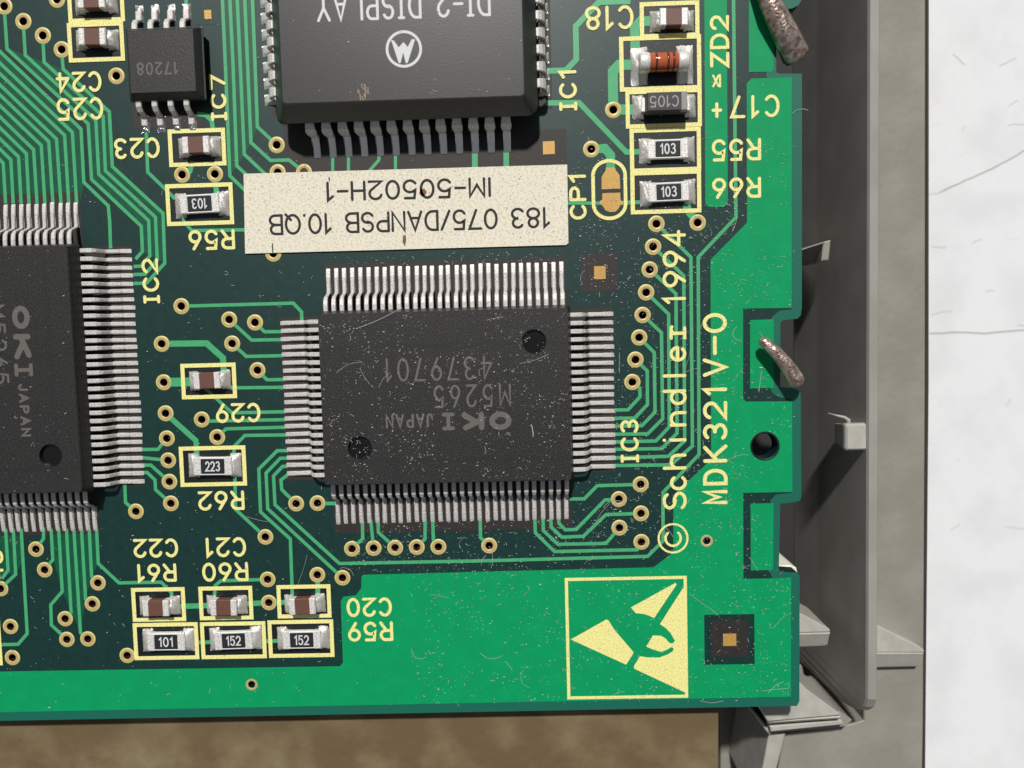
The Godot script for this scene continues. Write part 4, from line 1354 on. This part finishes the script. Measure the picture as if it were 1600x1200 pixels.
func build_label() -> void:
	var corners := points([-15.93, -18.21, 10.06, -18.15, 10.03, -11.95, 9.84, -11.81, -16.11, -11.85])
	var c := (corners[0] + corners[2]) / 2
	var o := thing("paper_label", "cream paper label with upside-down black print, stuck below the large chip", "label", v3(c, 0))
	var dir := (corners[1] - corners[0]).normalized()
	var turn := -dir.angle()
	var local := PackedVector2Array()
	for p in corners:
		local.append((p - c).rotated(turn))
	# a sheet that lifts slightly along its lower edge
	var st := start()
	slab(st, local, 0.075, 0.14)
	o.rotation.y = turn
	part("sheet", finish(st, M.label_paper), o)
	st = start()
	var a := (Vector2(-9.38, -16.59) - c).rotated(turn)
	var b := (Vector2(3.98, -16.55) - c).rotated(turn)
	write(st, "|M-50502H-1", a.x, a.y - 0.8, b.x, a.y + 0.8, 2, 0.215, 0.144, 0.26)
	part("printed_line", finish(st, M.label_ink), o)
	st = start()
	a = (Vector2(-14.07, -14.08) - c).rotated(turn)
	b = (Vector2(8.64, -14.08) - c).rotated(turn)
	write(st, "183 075/DANPSB 10.QB", a.x, a.y - 0.84, b.x, a.y + 0.84, 2, 0.21, 0.144, 0.24)
	part("printed_line", finish(st, M.label_ink), o)
	var spots := [-1.53, -16.31, -3.16, -12.59, -13.84, -12.22, -9.03, -17.6]
	for k in 4:
		var p := (Vector2(spots[k * 2], spots[k * 2 + 1]) - c).rotated(turn)
		st = start()
		var loop := PackedVector3Array()
		var r: Vector2 = [Vector2(0.28, 0.38), Vector2(0.15, 0.45), Vector2(0.05, 0.5), Vector2(0.06, 0.2)][k]
		for i in 9:
			var t := TAU * i / 9
			loop.append(Vector3(p.x + cos(t) * r.x * rng.randf_range(0.7, 1.2), 0.15, p.y + sin(t) * r.y * rng.randf_range(0.7, 1.2)))
		fan(st, loop)
		part("rust_speck", finish(st, M.rust if k < 2 else M.label_ink), o)
	# flecks in the paper
	st = start()
	for k in 260:
		var p := Vector2(rng.randf_range(-12.9, 12.9), rng.randf_range(-2.9, 2.9))
		var d := Vector2.from_angle(rng.randf() * TAU) * rng.randf_range(0.02, 0.09)
		ribbon(st, PackedVector2Array([p, p + d]), rng.randf_range(0.03, 0.07), 0.1418 + 0.00001 * (k % 50))
	var fl := part("paper_flecks", finish(st, mat("fleck", lin(0.2, 0.17, 0.12), 0.7)), o)
	fl.set_meta("kind", "stuff")

# ------------------------------------------------------------------ bent metal lugs

func lug(label: String, path: PackedVector3Array, radii: Array, base: Vector3) -> void:
	var o := thing("bent_lug", label, "metal lug", base, 0.0, "bent metal lugs in the edge notches")
	var st := start(true)
	var p := PackedVector3Array()
	var r := []
	for i in path.size() - 1:
		for s in 4:
			p.append(path[i].lerp(path[i + 1], s / 4.0) - base + Vector3(rng.randf_range(-1, 1), rng.randf_range(-1, 1), rng.randf_range(-1, 1)) * 0.006)
			r.append(lerpf(radii[i], radii[i + 1], s / 4.0) * rng.randf_range(0.985, 1.015))
	p.append(path[path.size() - 1] - base)
	r.append(radii[radii.size() - 1])
	tube(st, p, r, 16, 0.85)
	part("lug_wire", finish(st, M.lug_metal), o)

func build_lugs() -> void:
	lug("thick bent metal lug in the upper notch of the board's right edge", PackedVector3Array([v3(Vector2(24.77, -32.87), 1.0), v3(Vector2(25.87, -29.6), 1.2), v3(Vector2(27.06, -27.6), 0.8), v3(Vector2(28.13, -26.06), 0.1), v3(Vector2(28.26, -25.89), 0.0)]), [0.7, 0.82, 1.0, 1.08, 0.95], Vector3(26.5, 0, -27.5))
	lug("thin bent metal lug resting over the middle notch of the board's right edge", PackedVector3Array([v3(Vector2(24.99, -3.93), 1.2), v3(Vector2(25.16, -3.72), 1.3), v3(Vector2(26.05, -2.85), 1.5), v3(Vector2(26.94, -1.72), 1.5), v3(Vector2(27.7, -0.53), 1.3), v3(Vector2(27.84, -0.37), 1.2)]), [0.25, 0.42, 0.5, 0.6, 0.7, 0.6], Vector3(26.5, 0, -2))

# ------------------------------------------------------------------ dust

func resting(p: Vector2) -> float:
	if p.distance_to(Vector2(25.6, 4.81)) < 1.25 or p.x > 28 or p.x > 26.1 and (p.y < -24.5 or p.y > -6.5 and p.y < 0.3 or p.y > 8.2 and p.y < 14.5):
		return -99.0
	if absf(p.x) < 9.6 and absf(p.y) < 6.6:
		return 2.69
	if absf(p.x) < 13.2 and absf(p.y) < 7 or absf(p.y) < 10.2 and absf(p.x) < 10:
		return -99.0
	if absf(p.x + 35.92) < 6.6 and absf(p.y + 2.88) < 9.6:
		return 2.69
	if absf(p.x + 35.92) < 10.3 and absf(p.y + 2.88) < 13.2:
		return -99.0
	if absf(p.x + 2.3) < 9.1 and p.y < -22.6:
		return 3.91
	if absf(p.x + 2.3) < 11.6 and p.y < -19.2:
		return -99.0
	if p.x > -16.9 and p.x < 9.6 and p.y > -18.6 and p.y < -11.4:
		return 0.15
	return 0.062

func density(p: Vector2) -> float:
	var d := 0.1
	if absf(p.x) < 9.7 and absf(p.y) < 6.7:
		return 0.8
	if p.x > -3:
		d = 0.3 + 0.4 * clampf((p.y + 22) / 20.0, 0, 1)
	if p.x > 8 and p.x < 24 and p.y > -16 and p.y < 18:
		d = 0.85
	if p.x > -9 and p.x < 12 and p.y > 10 and p.y < 15:
		d = 1.0
	if p.x > -9 and p.x < 9 and p.y > -11.5 and p.y < -10:
		d = 1.0
	if p.x > -4 and p.x < 22 and p.y > 15:
		d = 0.55
	if p.x > -16.9 and p.x < 9.6 and p.y > -18.6 and p.y < -11.4:
		d = 0.02
	if p.y < -20:
		d *= 0.35
	return d

func build_dust() -> void:
	var clump := FastNoiseLite.new()
	clump.seed = 21
	clump.frequency = 0.22
	var specks := []
	while specks.size() < 6500:
		var p := Vector2(rng.randf_range(-40, 28), rng.randf_range(-33, 26))
		var d := density(p) * clampf(0.55 + clump.get_noise_2d(p.x, p.y) * 1.3, 0.05, 1.0)
		if rng.randf() > d:
			continue
		var y := resting(p)
		if y < 0:
			continue
		var size := 0.018 + 0.036 * pow(rng.randf(), 3.0)
		if rng.randf() < 0.012:
			size *= 1.8
		var b := Basis.from_euler(Vector3(rng.randf() * 0.6, rng.randf() * TAU, rng.randf() * 0.6)).scaled(Vector3(size * rng.randf_range(0.8, 2.4), size * 0.6, size))
		specks.append(Transform3D(b, Vector3(p.x, y + BOARD_TOP + size * 0.2, p.y) * S))
	var st := start()
	# a tiny irregular crumb
	var ring := PackedVector3Array()
	for i in 6:
		var t := TAU * i / 6
		ring.append(Vector3(cos(t) * [1.0, 0.7, 0.95, 0.6, 0.9, 0.75][i], 0.1, sin(t) * [1.0, 0.8, 0.6, 0.95, 0.7, 0.85][i]))
	for i in 6:
		tri(st, Vector3(0.1, 0.8, -0.1), ring[i], ring[(i + 1) % 6])
		tri(st, Vector3(0, -0.5, 0), ring[(i + 1) % 6], ring[i])
	var mm := MultiMesh.new()
	mm.transform_format = MultiMesh.TRANSFORM_3D
	mm.mesh = finish(st, M.dust)
	mm.instance_count = specks.size()
	for i in specks.size():
		mm.set_instance_transform(i, specks[i])
	var o := MultiMeshInstance3D.new()
	o.name = "dust_specks"
	o.multimesh = mm
	o.set_meta("kind", "stuff")
	o.set_meta("label", "white dust specks scattered over the board and the chips")
	o.set_meta("category", "dust")
	add_child(o)
	# curled fibres
	st = start()
	var made := 0
	while made < 640:
		var p := Vector2(rng.randf_range(-40, 28), rng.randf_range(-33, 26))
		if rng.randf() > density(p) * clampf(0.5 + clump.get_noise_2d(p.x + 50, p.y) * 1.5, 0.04, 1.0):
			continue
		var y := resting(p)
		if y < 0:
			continue
		made += 1
		var l := rng.randf_range(0.1, 0.4)
		if rng.randf() < 0.06:
			l = rng.randf_range(0.8, 2.2)
		fibre(st, p, rng.randf() * TAU, l, rng.randfn() * 1.6, y, rng.randf_range(0.012, 0.026))
	# a few long ones that the eye finds first
	for q in [[Vector2(-6.78, -5.51), -0.33, 4.0, -0.05, 2.72, 0.03], [Vector2(3.42, -5.93), -0.2, 1.4, 0.4, 2.72, 0.02], [Vector2(5.91, -2.49), -0.2, 2.4, -0.1, 2.72, 0.02], [Vector2(6.69, 2.28), 1.25, 1.0, 0.5, 2.72, 0.05], [Vector2(-8.47, -2.1), -0.7, 2.2, 0.8, 2.72, 0.018], [Vector2(-6.54, -2.46), 1.3, 1.5, -0.6, 2.72, 0.018], [Vector2(19.36, 16.94), 0.6, 3.0, 0.2, 0.07, 0.022], [Vector2(24.25, 13.92), 0.9, 1.4, 0.4, 0.07, 0.02], [Vector2(25.75, 25.38), -0.9, 1.6, 0.6, 0.07, 0.02], [Vector2(25.23, 25.21), -0.1, 2.2, -0.3, 0.07, 0.02], [Vector2(16.19, -6.41), 1.2, 1.0, 0.3, 0.07, 0.02], [Vector2(22.49, 5.95), -0.5, 1.9, 0.9, 0.07, 0.02], [Vector2(-17.03, 9.72), 0.3, 1.8, -0.2, 0.07, 0.018], [Vector2(-13.01, 15.47), -1.2, 2.6, 0.05, 0.07, 0.014]]:
		fibre(st, q[0], q[1], q[2], q[3], q[4], q[5])
	var f := MeshInstance3D.new()
	f.name = "dust_fibres"
	f.mesh = finish(st, M.fibre)
	f.position.y = BOARD_TOP * S
	f.set_meta("kind", "stuff")
	f.set_meta("label", "fine pale fibres lying on the board and the centre chip")
	f.set_meta("category", "dust")
	add_child(f)

func fibre(st: SurfaceTool, p: Vector2, ang: float, l: float, curl: float, y: float, w: float) -> void:
	var pts := PackedVector2Array([p])
	var n := 6
	var a := ang
	for i in n:
		p += Vector2.from_angle(a) * l / n
		a += curl / n + rng.randfn() * 0.08
		pts.append(p)
	ribbon(st, pts, w, y + 0.01 + rng.randf() * 0.02, 0.008, false)
